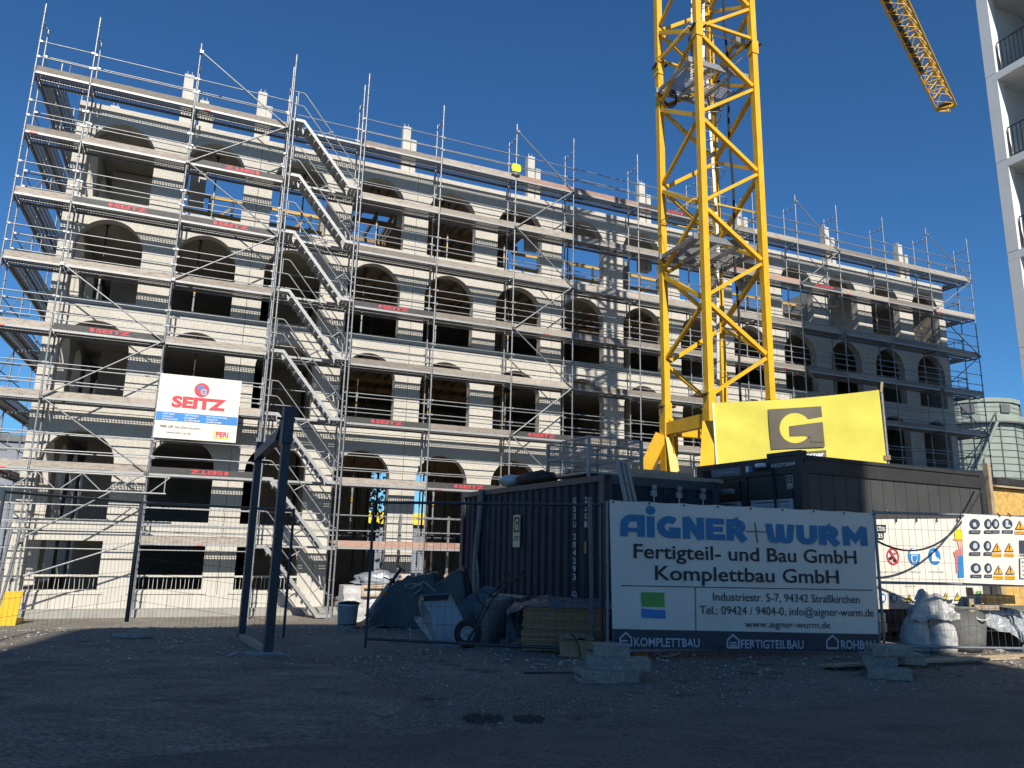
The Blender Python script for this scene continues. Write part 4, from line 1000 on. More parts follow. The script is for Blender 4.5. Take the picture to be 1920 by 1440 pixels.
ob('logo_bar', MB().add([(cxx+dx_*sx, yl-.012, czz+dz_*sz) if dx_ is not None else (Rx, yl-.012, czz+dz_*sz) for dx_, dz_ in ((-.11,.05),(None,.12),(None,-.37),(.27,-.35),(.27,-.24),(.17,-.2),(-.11,-.2))], [(0,6,5,1),(1,5,4),(1,4,3,2)]), m_ydark, YB)
n0, n1 = yv(1447, 852), yv(1549, 844); ob('name_strip', MB().add([(n0[0],yl,n0[1]-.3),(n1[0],yl,n1[1]-.3),(n1[0],yl,n1[1]),(n0[0],yl,n0[1])], [(0,1,2,3)]), m_ydark, YB)
l0, l1 = yv(1512, 856), yv(1546, 853); ob('lettering', lettering('orner', l0[0], l1[0], l0[1]-.01, .09, bold=.04, y=yl-.004, slope=.02), m_pwhite, YB)
pb = ob('banner_pole', MB().tube((yv(1648,728)[0]+.04, .05, yv(1648,728)[1]), (yv(1668,900)[0]+.04, .05, .3), .03, 8), m_galv, YB)
ob('pole_cap', MB().bar((yv(1648,728)[0]+.04,.04,yv(1648,735)[1]), (yv(1651,716)[0]+.03,.04,yv(1651,716)[1]), .06, .05), m_wood, YB)
ob('pole_clamp', MB().box(-.06,.06,-.05,.05,-.05,.05,Matrix.Translation((yv(1664,858)[0], .03, yv(1664,858)[1]))), m_card, YB)
ob('hem', MB().path([(*ysheet(0, j/10)[:1], -.01, ysheet(0, j/10)[2]) for j in range(11)], .018, 5), m_pwhite, YB)
# ------------------------------------------------------------------ site fence
def fence(A, B, label, m_f, H=2.0, lift=.04, post_ext=.0, mid=False, lean=0, mesh=True, low=True):
    A = Vector(A); B = Vector(B); d = (B - A); d.z = 0; L = d.length; rz = math.atan2(d.y, d.x)
    t = thing('site_fence', label, 'fence', A, rz, 'mesh fence panels round the site'); zz = B.z - A.z
    for x, zz_ in ((0, 0), (L, zz)): ob('upright', MB().tube((x, 0, zz_ + .0), (x, lean, zz_ + H + .03 + post_ext), .021, 8), m_f, t)
    for z in ((.12, H) if low else (H,)) + ((H*.5,) if mid else ()): ob('crossbar', MB().tube((0, 0, z), (L, 0, z + zz), .02, 8), m_f, t)
    if mesh:
        mb = MB(); n = int(L/.1)
        for i in range(1, n): x = L*i/n; mb.tube((x, 0, .12 + zz*x/L), (x, 0, H + zz*x/L), .0022, 4, cap=False)
        for j in range(1, 8): z = .12 + (H-.12)*j/8; mb.tube((0, 0, z), (L, 0, z + zz), .0022, 4, cap=False)
        ob('wire_mesh', mb, m_f, t, kind='stuff')
    return t
zf = .76
def g3(x, y): p = gnd(x, y); return (p.x, p.y, p.z)
FA, FB = Vector((1.30, 10.0, zf)), Vector((5.38, 11.25, zf))
p0 = atz(8, 922, 2.72); p1 = atz(264, 942, 2.76); p2 = atz(551, 957, 2.62)
def drop(p, h=2.0): return Vector((p.x, p.y, p.z - h))
fence(drop(p0), drop(p1), 'leftmost dark mesh fence panel in front of the arcade corner', m_fencedk, 2.0, low=False)
fence(drop(p1) + Vector((.04,-.02,0)), drop(p2), 'dark mesh fence panel passing behind the steel gate frame', m_fencedk, 2.0, low=False)
fence((-1.92, 10.72, zf), (1.24, 10.08, zf), 'mesh fence panel in front of the tarpaulin and wheelbarrow', m_fencedk, 1.97)
fence(FA, FB, 'mesh fence panel carrying the wide white company banner', m_fence, 1.99)
FC = Vector((7.9, 11.42, zf))
fence(FB + Vector((.06,-.02,0)), FC, 'mesh fence panel in front of the white sacks with the safety sign', m_fence, 2.02, mid=True)
fence(FC + Vector((.06,0,0)), FC + Vector((3.4,.3,0)), 'rightmost mesh fence panel running out of view', m_fence, 2.0)
a = atz(1106, 930, 2.82); tag(ob('fence_post', MB().tube((1.13, 10.2, zf), (a.x, a.y, 2.8), .024, 8), m_fence), 'loose galvanised post leaning beside the left end of the white banner', 'post')
# concrete foot blocks with grip holes
def block(L, D_, H):
    mb = MB(); t = .035
    mb.box(-L/2+.1, L/2-.1, -D_/2, D_/2, 0, H)
    for q in (-1, 1):
        x0, x1 = (-L/2, -L/2+.1) if q < 0 else (L/2-.1, L/2)
        mb.box(x0, x1, -D_/2, D_/2, H-.05, H); mb.box(x0, x1, -D_/2, D_/2, 0, .045); mb.box(x0, x1, -D_/2, -D_/2+t, .045, H-.05); mb.box(x0, x1, D_/2-t, D_/2, .045, H-.05)
    return mb
def blk(px, py, L, D_, H, z, rz, label):
    P = gnd(px, py); o = ob('concrete_block', block(L, D_, H), m_block, None, (P.x, P.y, z), (0, 0, rz)); return tag(o, label, 'concrete block', 'concrete fence foot blocks')
b1 = blk(1137, 1277, .64, .3, .118, .765, .22, 'bottom concrete block of the stack left of the white banner')
b2 = blk(1158, 1276, .68, .3, .118, .885, -.06, 'middle concrete block of the stack left of the white banner')
b3 = blk(1146, 1272, .4, .27, .118, 1.005, -.12, 'topmost concrete block of the stack left of the white banner')
blk(1667, 1272, .46, .3, .11, .765, -.35, 'bottom hollow concrete block of the stack right of the white banner')
blk(1648, 1264, .38, .3, .115, .877, -.3, 'left middle concrete block of the stack right of the white banner')
blk(1700, 1262, .36, .3, .115, .877, -.1, 'right middle concrete block of the stack right of the white banner')
blk(1669, 1266, .46, .29, .11, .994, -.1, 'topmost concrete block of the stack right of the white banner')
# ------------------------------------------------------------------ wide company banner on the fence
fd = (FB - FA); fd.z = 0; fl_ = fd.length; fd.normalize(); frz = math.atan2(fd.y, fd.x); fn = Vector((fd.y, -fd.x, 0))
BA, BE = FA + fn*.04, FB + fn*.04
WB = thing('fence_banner', 'wide white building company banner with blue lettering tied to the fence', 'banner', (BA.x, BA.y, 0), frz)
def fv(x, y): return onv(x, y, BA, BE)
TL, TR_, BR, BL_ = fv(1143, 937), fv(1639, 961), fv(1648, 1226), fv(1149, 1214)
def fb(u, v, y=0): return ((TL[0]*(1-u)+TR_[0]*u)*v + (BL_[0]*(1-u)+BR[0]*u)*(1-v), y, (TL[1]*(1-u)+TR_[1]*u)*v + (BL_[1]*(1-u)+BR[1]*u)*(1-v))
def fsheet(u, v):
    p = fb(u, v); k = .004*noise.noise(Vector((u*9, v*3, 1))) + .004*math.sin(u*23 + v*3)*v*(1-v)*2 + .004*noise.noise(Vector((u*3, v*6, 7)))
    return (p[0], k + .002, p[2] + (.012*abs(math.sin(u*math.pi*8))*-1 if v > .98 else 0))
ob('sheet', MB().grid(fsheet, 70, 30), m_bwhite, WB)
yy_ = -.0085
def span(x0, x1, yb0, yb1, cap_px, s, m, bold=0, dy=0, shear=0):
    a = fv(x0, yb0); b = fv(x1, yb1); capv = (fv(x0, yb0-cap_px)[1] - a[1]); sl = (b[1]-a[1])/(b[0]-a[0])
    return ob('lettering', lettering(s, a[0], b[0], a[1], capv, bold=bold, y=yy_-dy, slope=sl, shear=shear), m, WB)
def word(s, x0, x1, yb0, yb1, cap_px, m):
    a = fv(x0, yb0); b = fv(x1, yb1); capv = fv(x0, yb0-cap_px)[1] - a[1]; return ob('lettering', fat_word(s, a[0], b[0], a[1], capv, yy_, (b[1]-a[1])/(b[0]-a[0])), m, WB)
word('AiGNER', 1163, 1403, 1005, 1015, 42, m_pblue); word('WURM', 1437, 1627, 1019, 1024, 37, m_pblue)
def quad(pts, m, name, dy=0): ps = [fv(*p) for p in pts]; return ob(name, MB().add([(p[0], yy_-dy, p[1]) for p in ps], [tuple(range(len(ps)))]), m, WB)
quad([(1398,997),(1440,998.5),(1440,996.5),(1398,995)], m_dgrey, 'rule'); quad([(1414,980),(1416,980),(1421,1018),(1419,1018)], m_dgrey, 'rule', .002)
span(1188, 1606, 1046, 1057, 27, 'Fertigteil- und Bau GmbH', m_pblack, .011); span(1228, 1573, 1087, 1094, 27, 'Komplettbau GmbH', m_pblack, .011)
quad([(1165,1097),(1635,1106),(1635,1107.5),(1165,1098.5)], m_pblack, 'rule'); quad([(1303,1100),(1304.3,1100),(1305,1182),(1303.7,1182)], m_pblack, 'rule')
span(1337, 1611, 1126, 1131, 16, 'Industriestr. 5-7, 94342 Straßkirchen', m_pblack); span(1312, 1638, 1151, 1156, 16, 'Tel.: 09424 / 9404-0, info@aigner-wurm.de', m_pblack); span(1397, 1557, 1176, 1178, 13, 'www.aigner-wurm.de', m_pblack)
quad([(1203,1137),(1246,1138),(1245,1111),(1201,1110)], m_pgreen, 'logo_field'); quad([(1203,1158),(1248,1160),(1247,1144),(1202,1141)], m_pblue2, 'logo_field')
quad([(1149,1214),(1648,1225),(1647,1189),(1148,1179)], m_navy, 'dark_stripe')
for (x0, x1, yb0, yb1, s) in ((1188, 1311, 1211, 1213, 'KOMPLETTBAU'), (1388, 1506, 1215, 1216, 'FERTIGTEILBAU'), (1576, 1641, 1216, 1217, 'ROHBAU')): span(x0, x1, yb0, yb1, 16, s, m_shut, .02, .006)
for hx, hy in ((1162, 1210), (1363, 1214), (1549, 1215)):
    pts = [(hx, hy), (hx, hy-14), (hx+10.5, hy-24), (hx+21, hy-14), (hx+21, hy), (hx, hy)]
    mb = MB(); stroke(mb, [(fv(*p)[0], fv(*p)[1]) for p in pts], .022, yy_-.006); 
    if hx == 1162: stroke(mb, [(fv(hx-1,hy-9)[0], fv(hx-1,hy-9)[1]), (fv(hx+14,hy-9)[0], fv(hx+14,hy-9)[1])], .02, yy_-.007)
    if hx == 1363:
        for k in (4, 9): stroke(mb, [(fv(hx+4,hy-k)[0], fv(hx+4,hy-k)[1]), (fv(hx+17,hy-k)[0], fv(hx+17,hy-k)[1])], .02, yy_-.007)
    ob('house_icon', mb, m_shut, WB)
for i in range(9):
    for v in (.985, .02): p = fb(.01 + .98*i/8, v, -.02); ob('eyelet', MB().tube((p[0], -.02, p[2]), (p[0], -.035, p[2]), .013, 8), m_rubber, WB)
# ------------------------------------------------------------------ safety signs
OFD = (OP.x, OP.y); OFE = (OP.x + ODX.x, OP.y + ODX.y)
onn = Vector((ODX.y, -ODX.x, 0)); SA = Vector((OP.x, OP.y, 0)) + onn*.06; SE = SA + Vector((ODX.x, ODX.y, 0))
SB = thing('safety_banner', 'sunlit white safety banner with red and blue round signs on the office container wall', 'banner', (SA.x, SA.y, 0), ORZ)
def sv(x, y): return onv(x, y, SA, SE)
def patch(T, fvn, pts, m, name, dy): ps = [fvn(*p) for p in pts]; return ob(name, MB().add([(p[0], -dy, p[1]) for p in ps], [tuple(range(len(ps)))]), m, T)
q = [sv(*p) for p in ((1596, 974), (1830, 972), (1846, 1142), (1600, 1142))]
ob('sheet', MB().grid(lambda u, v: (q[3][0]*(1-u)*(1-v)+q[2][0]*u*(1-v)+q[0][0]*(1-u)*v+q[1][0]*u*v, .008*noise.noise(Vector((u*6, v*3, 2))), q[3][1]*(1-u)*(1-v)+q[2][1]*u*(1-v)+q[0][1]*(1-u)*v+q[1][1]*u*v), 30, 14), m_bwhite, SB)
def pdisc(T, fvn, cx, cy, r, m, name, dy, n=24, ry=None):
    c = fvn(cx, cy); ex = fvn(cx + r, cy)[0] - c[0]; ez = fvn(cx, cy - (ry or r))[1] - c[1]
    return ob(name, disc(c[0], c[1], ex, -dy, n, ez), m, T)
def pring(T, fvn, cx, cy, r, w_, m, name, dy, ry=None):
    c = fvn(cx, cy); ex = fvn(cx + r, cy)[0] - c[0]; ez = fvn(cx, cy - (ry or r))[1] - c[1]; mb = MB(); vs = []
    for i in range(28):
        t = 2*math.pi*i/28
        for k in (1 - w_, 1): vs.append((c[0] + ex*k*math.cos(t), -dy, c[1] + ez*k*math.sin(t)))
    return ob(name, mb.add(vs, [(2*i, 2*i+1, (2*i+3) % 56, (2*i+2) % 56) for i in range(28)]), m, T)
def tri(T, fvn, cx, cy, w_, h_, m, dy, k=1.0): return patch(T, fvn, [(cx-w_*k/2, cy+h_*k/2), (cx+w_*k/2, cy+h_*k/2), (cx, cy-h_*k/2)], m, 'warning_triangle', dy)
def text_on(T, fvn, s, x0, x1, yb, cap, m, dy, bold=0):
    a = fvn(x0, yb); b = fvn(x1, yb); return ob('lettering', lettering(s, a[0], b[0], a[1], fvn(x0, yb-cap)[1]-a[1], bold=bold, y=-dy), m, T)
d1, d2, d3 = .014, .018, .022
pring(SB, sv, 1673, 1043, 11.5, .2, m_red, 'prohibition_ring', d1, 16); patch(SB, sv, [(1664,1031),(1667,1029.5),(1683,1055),(1680,1056.5)], m_red, 'prohibition_bar', d2)
patch(SB, sv, [(1672,1036),(1680,1037),(1680,1038.5),(1672,1037.5)], m_pblack, 'glyph', d3); patch(SB, sv, [(1665,1044),(1671,1043),(1672,1048),(1666,1049)], m_pblack, 'glyph', d3); patch(SB, sv, [(1674,1046),(1679,1050),(1677,1054),(1673,1050)], m_pblack, 'glyph', d3)
for cx in (1713, 1751): pdisc(SB, sv, cx, 1043, 11.3, m_pblue2, 'mandatory_disc', d1, ry=16)
patch(SB, sv, [(1704,1039),(1705,1033),(1709,1029),(1713,1028),(1718,1029),(1721,1033),(1722,1039)], m_pwhite, 'glyph', d2); patch(SB, sv, [(1707,1041),(1719,1041),(1719,1049),(1716,1055),(1710,1055),(1707,1049)], m_pwhite, 'glyph', d2); patch(SB, sv, [(1708.5,1042),(1717.5,1042),(1717.5,1048.5),(1715,1053.5),(1711,1053.5),(1708.5,1048.5)], m_pblue2, 'glyph', d3)
patch(SB, sv, [(1745,1034),(1751,1033),(1752,1043),(1759,1048),(1761,1052),(1746,1052)], m_pwhite, 'glyph', d2)
text_on(SB, sv, 'Feuer, offenes Licht und Rauchen verboten', 1650, 1692, 1073, 2.6, m_dgrey, d1); text_on(SB, sv, 'Schutzhelm tragen', 1705, 1726, 1073, 2.8, m_dgrey, d1); text_on(SB, sv, 'Schutzschuhe tragen', 1740, 1768, 1073, 2.8, m_dgrey, d1)
for (x0, x1, yb, s) in ((1642, 1660, 995, 'ELTERN'), (1642, 1656, 1008, '135')): patch(SB, sv, [(x0-4,yb+3),(x1,yb+3),(x1,yb-11),(x0-4,yb-11)], m_pblack, 'name_plate', d1); text_on(SB, sv, s, x0-1, x1-2, yb, 8, m_pwhite, d2, .02)
text_on(SB, sv, 'Warnschutz benutzen', 1695, 1716, 1100, 2.6, m_dgrey, d1); text_on(SB, sv, 'Verhalten im Notfall', 1814, 1836, 1096, 2.4, m_dgrey, d1)
for cx in (1654, 1675): pdisc(SB, sv, cx, 1121, 6.2, m_pblue2, 'mandatory_disc', d1, ry=9); patch(SB, sv, [(cx-3,1126),(cx-3,1117),(cx,1115),(cx+3,1117),(cx+3,1126)], m_pwhite, 'glyph', d2)
for cx, cy in ((1704,1121),(1749,1119),(1772,1118),(1794,1118)): tri(SB, sv, cx, cy, 12.5, 16, m_pblack, d1); tri(SB, sv, cx, cy+.4, 12.5, 16, m_pyel, d2, .8); patch(SB, sv, [(cx-1,cy-3),(cx+1,cy-3),(cx+.6,cy+3),(cx-.6,cy+3)], m_pblack, 'glyph', d3); patch(SB, sv, [(cx-.9,cy+4),(cx+.9,cy+4),(cx+.9,cy+5.6),(cx-.9,cy+5.6)], m_pblack, 'glyph', d3)
patch(SB, sv, [(1814,1122),(1824,1122),(1824,1108),(1814,1108)], m_red, 'fire_sign', d1); patch(SB, sv, [(1829,1122),(1839,1122),(1839,1108),(1829,1108)], m_pgreen, 'escape_sign', d1); patch(SB, sv, [(1816.5,1119),(1819,1119),(1819,1111),(1816.5,1111)], m_pwhite, 'glyph', d2); patch(SB, sv, [(1831,1119),(1836,1117),(1835,1111),(1832,1112)], m_pwhite, 'glyph', d2)
# printed worker in a yellow helmet, checked shirt and blue dungarees
pdisc(SB, sv, 1797, 1003, 8.5, m_pyel, 'printed_helmet', d1, ry=12); patch(SB, sv, [(1786,1009),(1808,1011),(1808,1014),(1786,1012)], m_porange, 'helmet_brim', d2)
patch(SB, sv, [(1793,1013),(1807,1014),(1807,1028),(1797,1029)], mat('printed_skin', (.6,.38,.28), .6, var=.06), 'printed_face', d1); patch(SB, sv, [(1786,1035),(1796,1029),(1808,1031),(1808,1050),(1792,1076),(1790,1048)], mat('printed_check', (.5,.18,.16), .6, var=.5, scale=60), 'printed_shirt', d1); patch(SB, sv, [(1795,1042),(1808,1042),(1809,1082),(1795,1082)], m_pblue2, 'printed_dungarees', d2)
for i in range(6): p = sv(1678 + 38*i, 977); ob('tie', MB().box(p[0]-.008, p[0]+.008, -.04, -.02, p[1]-.02, p[1]+.05), m_rubber, SB)
# grey sign sheet tied on the fence in front
gd = (FC - FB); gd.z = 0; gd.normalize(); gnn = Vector((gd.y, -gd.x, 0)); GA = FB + Vector((.06,-.02,0)) + gnn*.035; GE = GA + gd
GB = thing('fence_sign_sheet', 'shaded white sheet with rows of blue mandatory and yellow warning signs tied to the fence', 'sign', (GA.x, GA.y, 0), math.atan2(gd.y, gd.x))
def gv(x, y): return onv(x, y, GA, GE)
q2 = [gv(*p) for p in ((1803, 963), (1990, 974), (1990, 1100), (1808, 1093))]
ob('sheet', MB().grid(lambda u, v: (q2[3][0]*(1-u)*(1-v)+q2[2][0]*u*(1-v)+q2[0][0]*(1-u)*v+q2[1][0]*u*v, .006*math.sin(u*11) * v + .005*noise.noise(Vector((u*5, v*4, 6))), q2[3][1]*(1-u)*(1-v)+q2[2][1]*u*(1-v)+q2[0][1]*(1-u)*v+q2[1][1]*u*v), 30, 14), m_bwhite, GB)
for row, (cy, items) in enumerate(((982, (1827, 1852, 1866, 1888)), (1023, (1827, 1851)), (1065, (1829, 1852)))):
    for i, cx in enumerate(items):
        r = 9.3 if i in (0, 3) else 6.5; pdisc(GB, gv, cx, cy, r, m_navy, 'mandatory_disc', d1, ry=9.3)
        g = [(cx-r*.45,cy+4),(cx-r*.4,cy-3),(cx,cy-5.5),(cx+r*.4,cy-3),(cx+r*.45,cy+4),(cx,cy+6)] if row != 0 or i in (1, 2) else ([(cx-5,cy-1),(cx+1,cy-3),(cx+3,cy+5),(cx-3,cy+6)] if i == 0 else [(cx-4,cy-6),(cx+1,cy-6),(cx+1,cy+1),(cx+6,cy+4),(cx+6,cy+6),(cx-4,cy+6)])
        patch(GB, gv, g, m_shut, 'glyph', d2); patch(GB, gv, [(cx-r*1.1,cy+18),(cx+r*1.1,cy+18.4),(cx+r*1.1,cy+12.2),(cx-r*1.1,cy+12)], m_navy, 'caption_plate', d1)
        text_on(GB, gv, 'Schutz', cx-r*.7, cx+r*.7, cy+16.6, 2.6, m_shut, d2)
for cx, cy in ((1911, 984), (1868, 1026), (1891, 1026), (1871, 1068), (1893, 1068)):
    tri(GB, gv, cx, cy, 18, 17, m_pblack, d1); tri(GB, gv, cx, cy+.6, 18, 17, m_porange, d2, .8); patch(GB, gv, [(cx-1.2,cy-3),(cx+1.2,cy-3),(cx+.8,cy+3),(cx-.8,cy+3)], m_pblack, 'glyph', d3); patch(GB, gv, [(cx-1.1,cy+4),(cx+1.1,cy+4),(cx+1.1,cy+6),(cx-1.1,cy+6)], m_pblack, 'glyph', d3)
    patch(GB, gv, [(cx-9,cy+17.5),(cx+9.5,cy+17.8),(cx+9.5,cy+11),(cx-9,cy+10.8)], m_porange, 'caption_plate', d1); text_on(GB, gv, 'Warnung', cx-7, cx+7, cy+15.6, 2.6, m_pblack, d2)
patch(GB, gv, [(1911,1037),(1945,1038),(1945,1014),(1910,1013)], m_navy, 'firm_field', d1); text_on(GB, gv, 'WEIMER', 1910, 1938, 1043, 4, m_pblack, d1, .02)
patch(GB, gv, [(1911,1085),(1960,1087),(1960,1047),(1910,1046.5)], m_navy, 'notice_frame', d1); patch(GB, gv, [(1912,1083.8),(1959,1085.5),(1959,1048.2),(1911.3,1047.8)], m_bwhite, 'notice_field', d2)
for i, s in enumerate(('Bau - Container', 'Vermietung', 'Telefon', 'Telefax')): text_on(GB, gv, s, 1914, 1930 + 3*len(s)*.6, 1056 + 8*i, 4, m_pblack, d3)
for x in (1805, 1873, 1893): p = gv(x, 968); ob('tie', MB().tube((p[0], -.03, p[1]), (p[0], .03, p[1]+.05), .009, 6), m_rubber, GB)
# ------------------------------------------------------------------ things behind the right fence
def gp(x, y, z=None): P = gnd(x, y); return Vector((P.x, P.y, gz(P.x, P.y)))
def sack(px, py, wd, ht, seed, label):
    P = gp(px, py); mb = MB()
    def f(u, v):
        a = 2*math.pi*u; r = wd/2*(interp([(0,.72),(.06,.93),(.22,1.0),(.45,.93),(.65,.76),(.8,.52),(.9,.34),(1,.42)], v))
        k = 1 + .2*noise.noise(Vector((math.cos(a)*1.6+seed, math.sin(a)*1.6, v*2))) + .09*noise.noise(Vector((math.cos(a)*5, math.sin(a)*5+seed, v*9)))
        return (r*k*math.cos(a), r*k*.8*math.sin(a), ht*v + .03*noise.noise(Vector((a, seed, v*4))))
    mb.grid(f, 30, 24); mb.blob((.02, 0, ht*1.0), (wd*.2, wd*.17, .06), .5, 3, seed, 12, 7)
    return tag(ob('sack', mb, m_sack, None, P, (0, .06*(-1)**seed, .3*seed)), label, 'sack', 'white sacks behind the fence')
sack(1722, 1222, .5, .6, 1, 'left white plastic sack with bluish print standing behind the fence'); sack(1768, 1224, .5, .58, 2, 'right white sack standing beside the dark mortar tub')
P = gp(1812, 1222) + Vector((.0, .12, 0))
TB = thing('mortar_tub', 'big dark round mortar tub with a pale rope handle behind the fence', 'tub', P)
ob('body', MB().lathe([(0,.02),(.27,.0),(.33,.12),(.365,.4),(.36,.62),(.375,.64),(.375,.67),(.345,.67),(.33,.4),(.0,.1)], 30), m_tub, TB)
ob('rope_handle', MB().path([(.16 + .1*math.cos(t*.5), -.37 - .03*math.sin(t*.7), .58 - .1*math.sin(t*.42)) for t in range(8)], .014, 6), m_sack, TB); ob('cross_timber', MB().box(.0, .42, -.36, -.29, .63, .7).box(-.02, .05, -.36, -.3, .6, .95), m_wood, TB)
def sheet(name, corners, label, m, amp=.1, seed=0, fr=3, nu=26, nv=18, cat='tarpaulin', fold=.03, grp=None):
    c = [Vector(p) for p in corners]; nrm = (c[1]-c[0]).cross(c[3]-c[0]).normalized()
    def f(u, v):
        p = c[0]*(1-u)*(1-v) + c[1]*u*(1-v) + c[2]*u*v + c[3]*(1-u)*v; e = min(1, 4*min(u, 1-u)*1.2 + .35)
        q = Vector((u*fr + seed, v*fr, seed)); k = amp*noise.noise(q)*e + fold*abs(noise.noise(q*2.9)) + fold*.5*math.sin(u*13 + 5*noise.noise(q))
        return p + nrm*k + Vector((.03*noise.noise(Vector((u*6, v*6, seed+3))), 0, .03*noise.noise(Vector((v*6, u*6, seed+9)))))
    o = ob(name, MB().grid(f, nu, nv), m); md = o.modifiers.new('thickness', 'SOLIDIFY'); md.thickness = .006
    return tag(o, label, cat, grp)
dS = lambda x, y, d: atd(x, y, d)
sheet('plastic_sheet', [dS(1703,1166,11.0), dS(1800,1163,11.05), dS(1785,1126,11.3), dS(1722,1106,11.35)], 'crumpled white plastic sheet thrown over the sacks', m_sack, .1, 2, 3, cat='plastic sheet', fold=.06)
sheet('tarpaulin', [dS(1786,1150,11.5), dS(1842,1150,11.5), dS(1840,1113,11.7), dS(1800,1122,11.7)], 'small grey sheet draped behind the mortar tub', m_greysheet, .06, 5)
sheet('tarpaulin', [dS(1838,1168,11.35), dS(1940,1212,11.3), dS(1935,1150,11.7), dS(1844,1134,11.7)], 'silver grey tarpaulin draped over the pile at the right edge', m_tarpg, .1, 8, fold=.04)
sheet('tarpaulin', [dS(1868,1228,11.5), dS(1950,1228,11.5), dS(1945,1206,11.65), dS(1862,1206,11.65)], 'silver tarpaulin end lying on the ground below the other at the right edge', m_tarpg, .05, 12, fold=.04)
tag(ob('covered_pile', MB().blob((0,0,.25), (.62,.35,.42), .2, 2, 4, flat=0), m_rubber, None, gp(1895, 1222) + Vector((.05,.45,0))), 'dark pile of material underneath the silver tarpaulin', 'pile')
PB = dS(1862, 1131, 11.75); PBX = thing('plywood_tray', 'open orange plywood box lying on the tarpaulin pile', 'box', PB, .2)
ob('bottom', MB().box(-.22,.3,-.12,.16,0,.015), m_osb, PBX)
for a_ in ((-.22,.3,-.12,-.105),(-.22,.3,.145,.16),(-.22,-.205,-.105,.145),(.285,.3,-.105,.145)): ob('side', MB().box(*a_, .016, .13), m_osb, PBX)
GBN = dS(1905, 1150, 12.6); tag(ob('grey_bin', MB().box(-.35,.5,-.3,.3,-.65,.05).box(-.4,.55,-.35,.35,.051,.1), m_tub, None, GBN, (0,0,.3)), 'grey rectangular bin standing behind the tarpaulin at the right edge', 'bin')
tag(ob('grey_drum', MB().lathe([(0,0),(.2,0),(.2,.55),(.19,.6),(0,.6)], 22), m_tub, None, gp(1677, 1208) + Vector((.1,.75,.08))), 'grey drum standing under the safety banner behind the fence post', 'drum')
tag(ob('dark_gap_box', MB().box(-.14,.14,-.2,.2,0,.62), m_rubber, None, gp(1698, 1205) + Vector((.15,.7,.05)), (0,0,.4)), 'plain black box filling the dark gap between the grey drum and the white sacks', 'bin')  # plain black box that fills the dark gap beside the sacks
for i, (a_, b_) in enumerate((((1544, 1254), (1905, 1236)), ((1552, 1258), (1850, 1244)), ((1640, 1246), (1930, 1232)))):
    A_, B_ = gp(*a_), gp(*b_); o = ob('plank', MB().bar(A_ + Vector((0,0,.03+.034*(i%2))), B_ + Vector((0,0,.03+.03*(i%2))), .12, .026), m_wood)
    tag(o, ['long timber plank lying on the gravel in front of the right fence','shorter timber plank beside the long one at the right block stack','timber plank behind the others along the right fence foot'][i], 'plank', 'planks along the right fence')
# ------------------------------------------------------------------ clutter in front of the blue container
def sstep(x): x = max(0, min(1, x)); return x*x*(3-2*x)
TP = gp(790, 1176)
def tarpf(u, v):
    x = -1.15 + 2.2*u; y = -.42 + 1.5*v; e = sstep(min(u, 1-u)*5)*sstep(min(v*3.2, (1-v)*4))
    hh = .72 + .16*math.sin(u*2.5+.2) + .15*math.exp(-((u-.83)/.1)**2) - .14*math.exp(-((u-.66)/.06)**2) - .42*math.exp(-((u-.0)/.28)**2)
    q = Vector((u*4.2, v*3.2, 3)); z = e*hh*(1 + .13*noise.noise(q)) + .07*abs(noise.noise(q*2.2))*1.2 + .04*noise.noise(q*5)*e  - .05*abs(noise.noise(Vector((u*13 + v*3, v*2.5, 8))))*e
    return (x + .06*noise.noise(q*1.3), y + .1*noise.noise(q + Vector((9,0,0))) + .12*math.sin(u*17)*e*(1-v)*.4, max(z, .01))
o = ob('tarpaulin', MB().grid(tarpf, 130, 90), m_tarp, None, TP, (0,0,-.08)); tag(o, 'large dark green tarpaulin heaped over material left of the wheelbarrow', 'tarpaulin')
a_, b_ = atd(688, 1156, 12.5), atd(752, 1066, 12.55)
PP = thing('lying_prop', 'grey steel prop with an orange band leaning on the green tarpaulin', 'prop', a_); d_ = b_ - a_
ob('lower_tube', MB().tube((0,0,0), d_*.66, .045, 10), m_greysheet, PP); ob('colour_band', MB().tube(d_*.45, d_*.54, .048, 10), m_orange, PP); ob('upper_tube', MB().tube(d_*.64, d_, .03, 8), m_fencedk, PP)
dn = d_.normalized(); sx = dn.cross(Vector((0,1,0))).normalized(); ob('end_plate', MB().bar(d_ - sx*.09, d_ + sx*.09, .1, .015, dn), m_fencedk, PP); ob('collar', MB().tube(d_*.72, d_*.77, .05, 10), m_fencedk, PP); ob('prop_handle', MB().tube(d_*.75 - sx*.02, d_*.70 + sx*.16, .012, 6), m_fencedk, PP)
tag(ob('cord', MB().path([atd(775 + 16*math.sin(t*.4), 1115 - 12*math.sin(t*.25) - t*1.2, 12.9) for t in range(16)] + [atd(795 + t*1.6, 1090 + t*1.4, 12.8) for t in range(14)], .008, 5), m_sack), 'loose white cord hanging over the green tarpaulin', 'cord')
BK = thing('bucket', 'white plastic bucket with a dark lid left of the green tarpaulin', 'bucket', gp(650, 1179))
ob('body', MB().lathe([(0,.0),(.15,.0),(.172,.36),(.18,.36),(.18,.385),(.16,.385),(.14,.05),(0,.05)], 24), m_bucket, BK); ob('lid', MB().blob((.02,0,.4), (.17,.16,.035), .35, 3, 2), m_rubber, BK); ob('bucket_handle', MB().path([(.18*math.cos(t), -.05-.16*math.sin(t)*.4, .34 - .1*math.sin(t)) for t in [math.pi*i/10 for i in range(11)]], .006, 5), m_galv, BK); ob('print_stripe', MB().lathe([(.1545,.055),(.1555,.075)], 24), m_navy, BK)
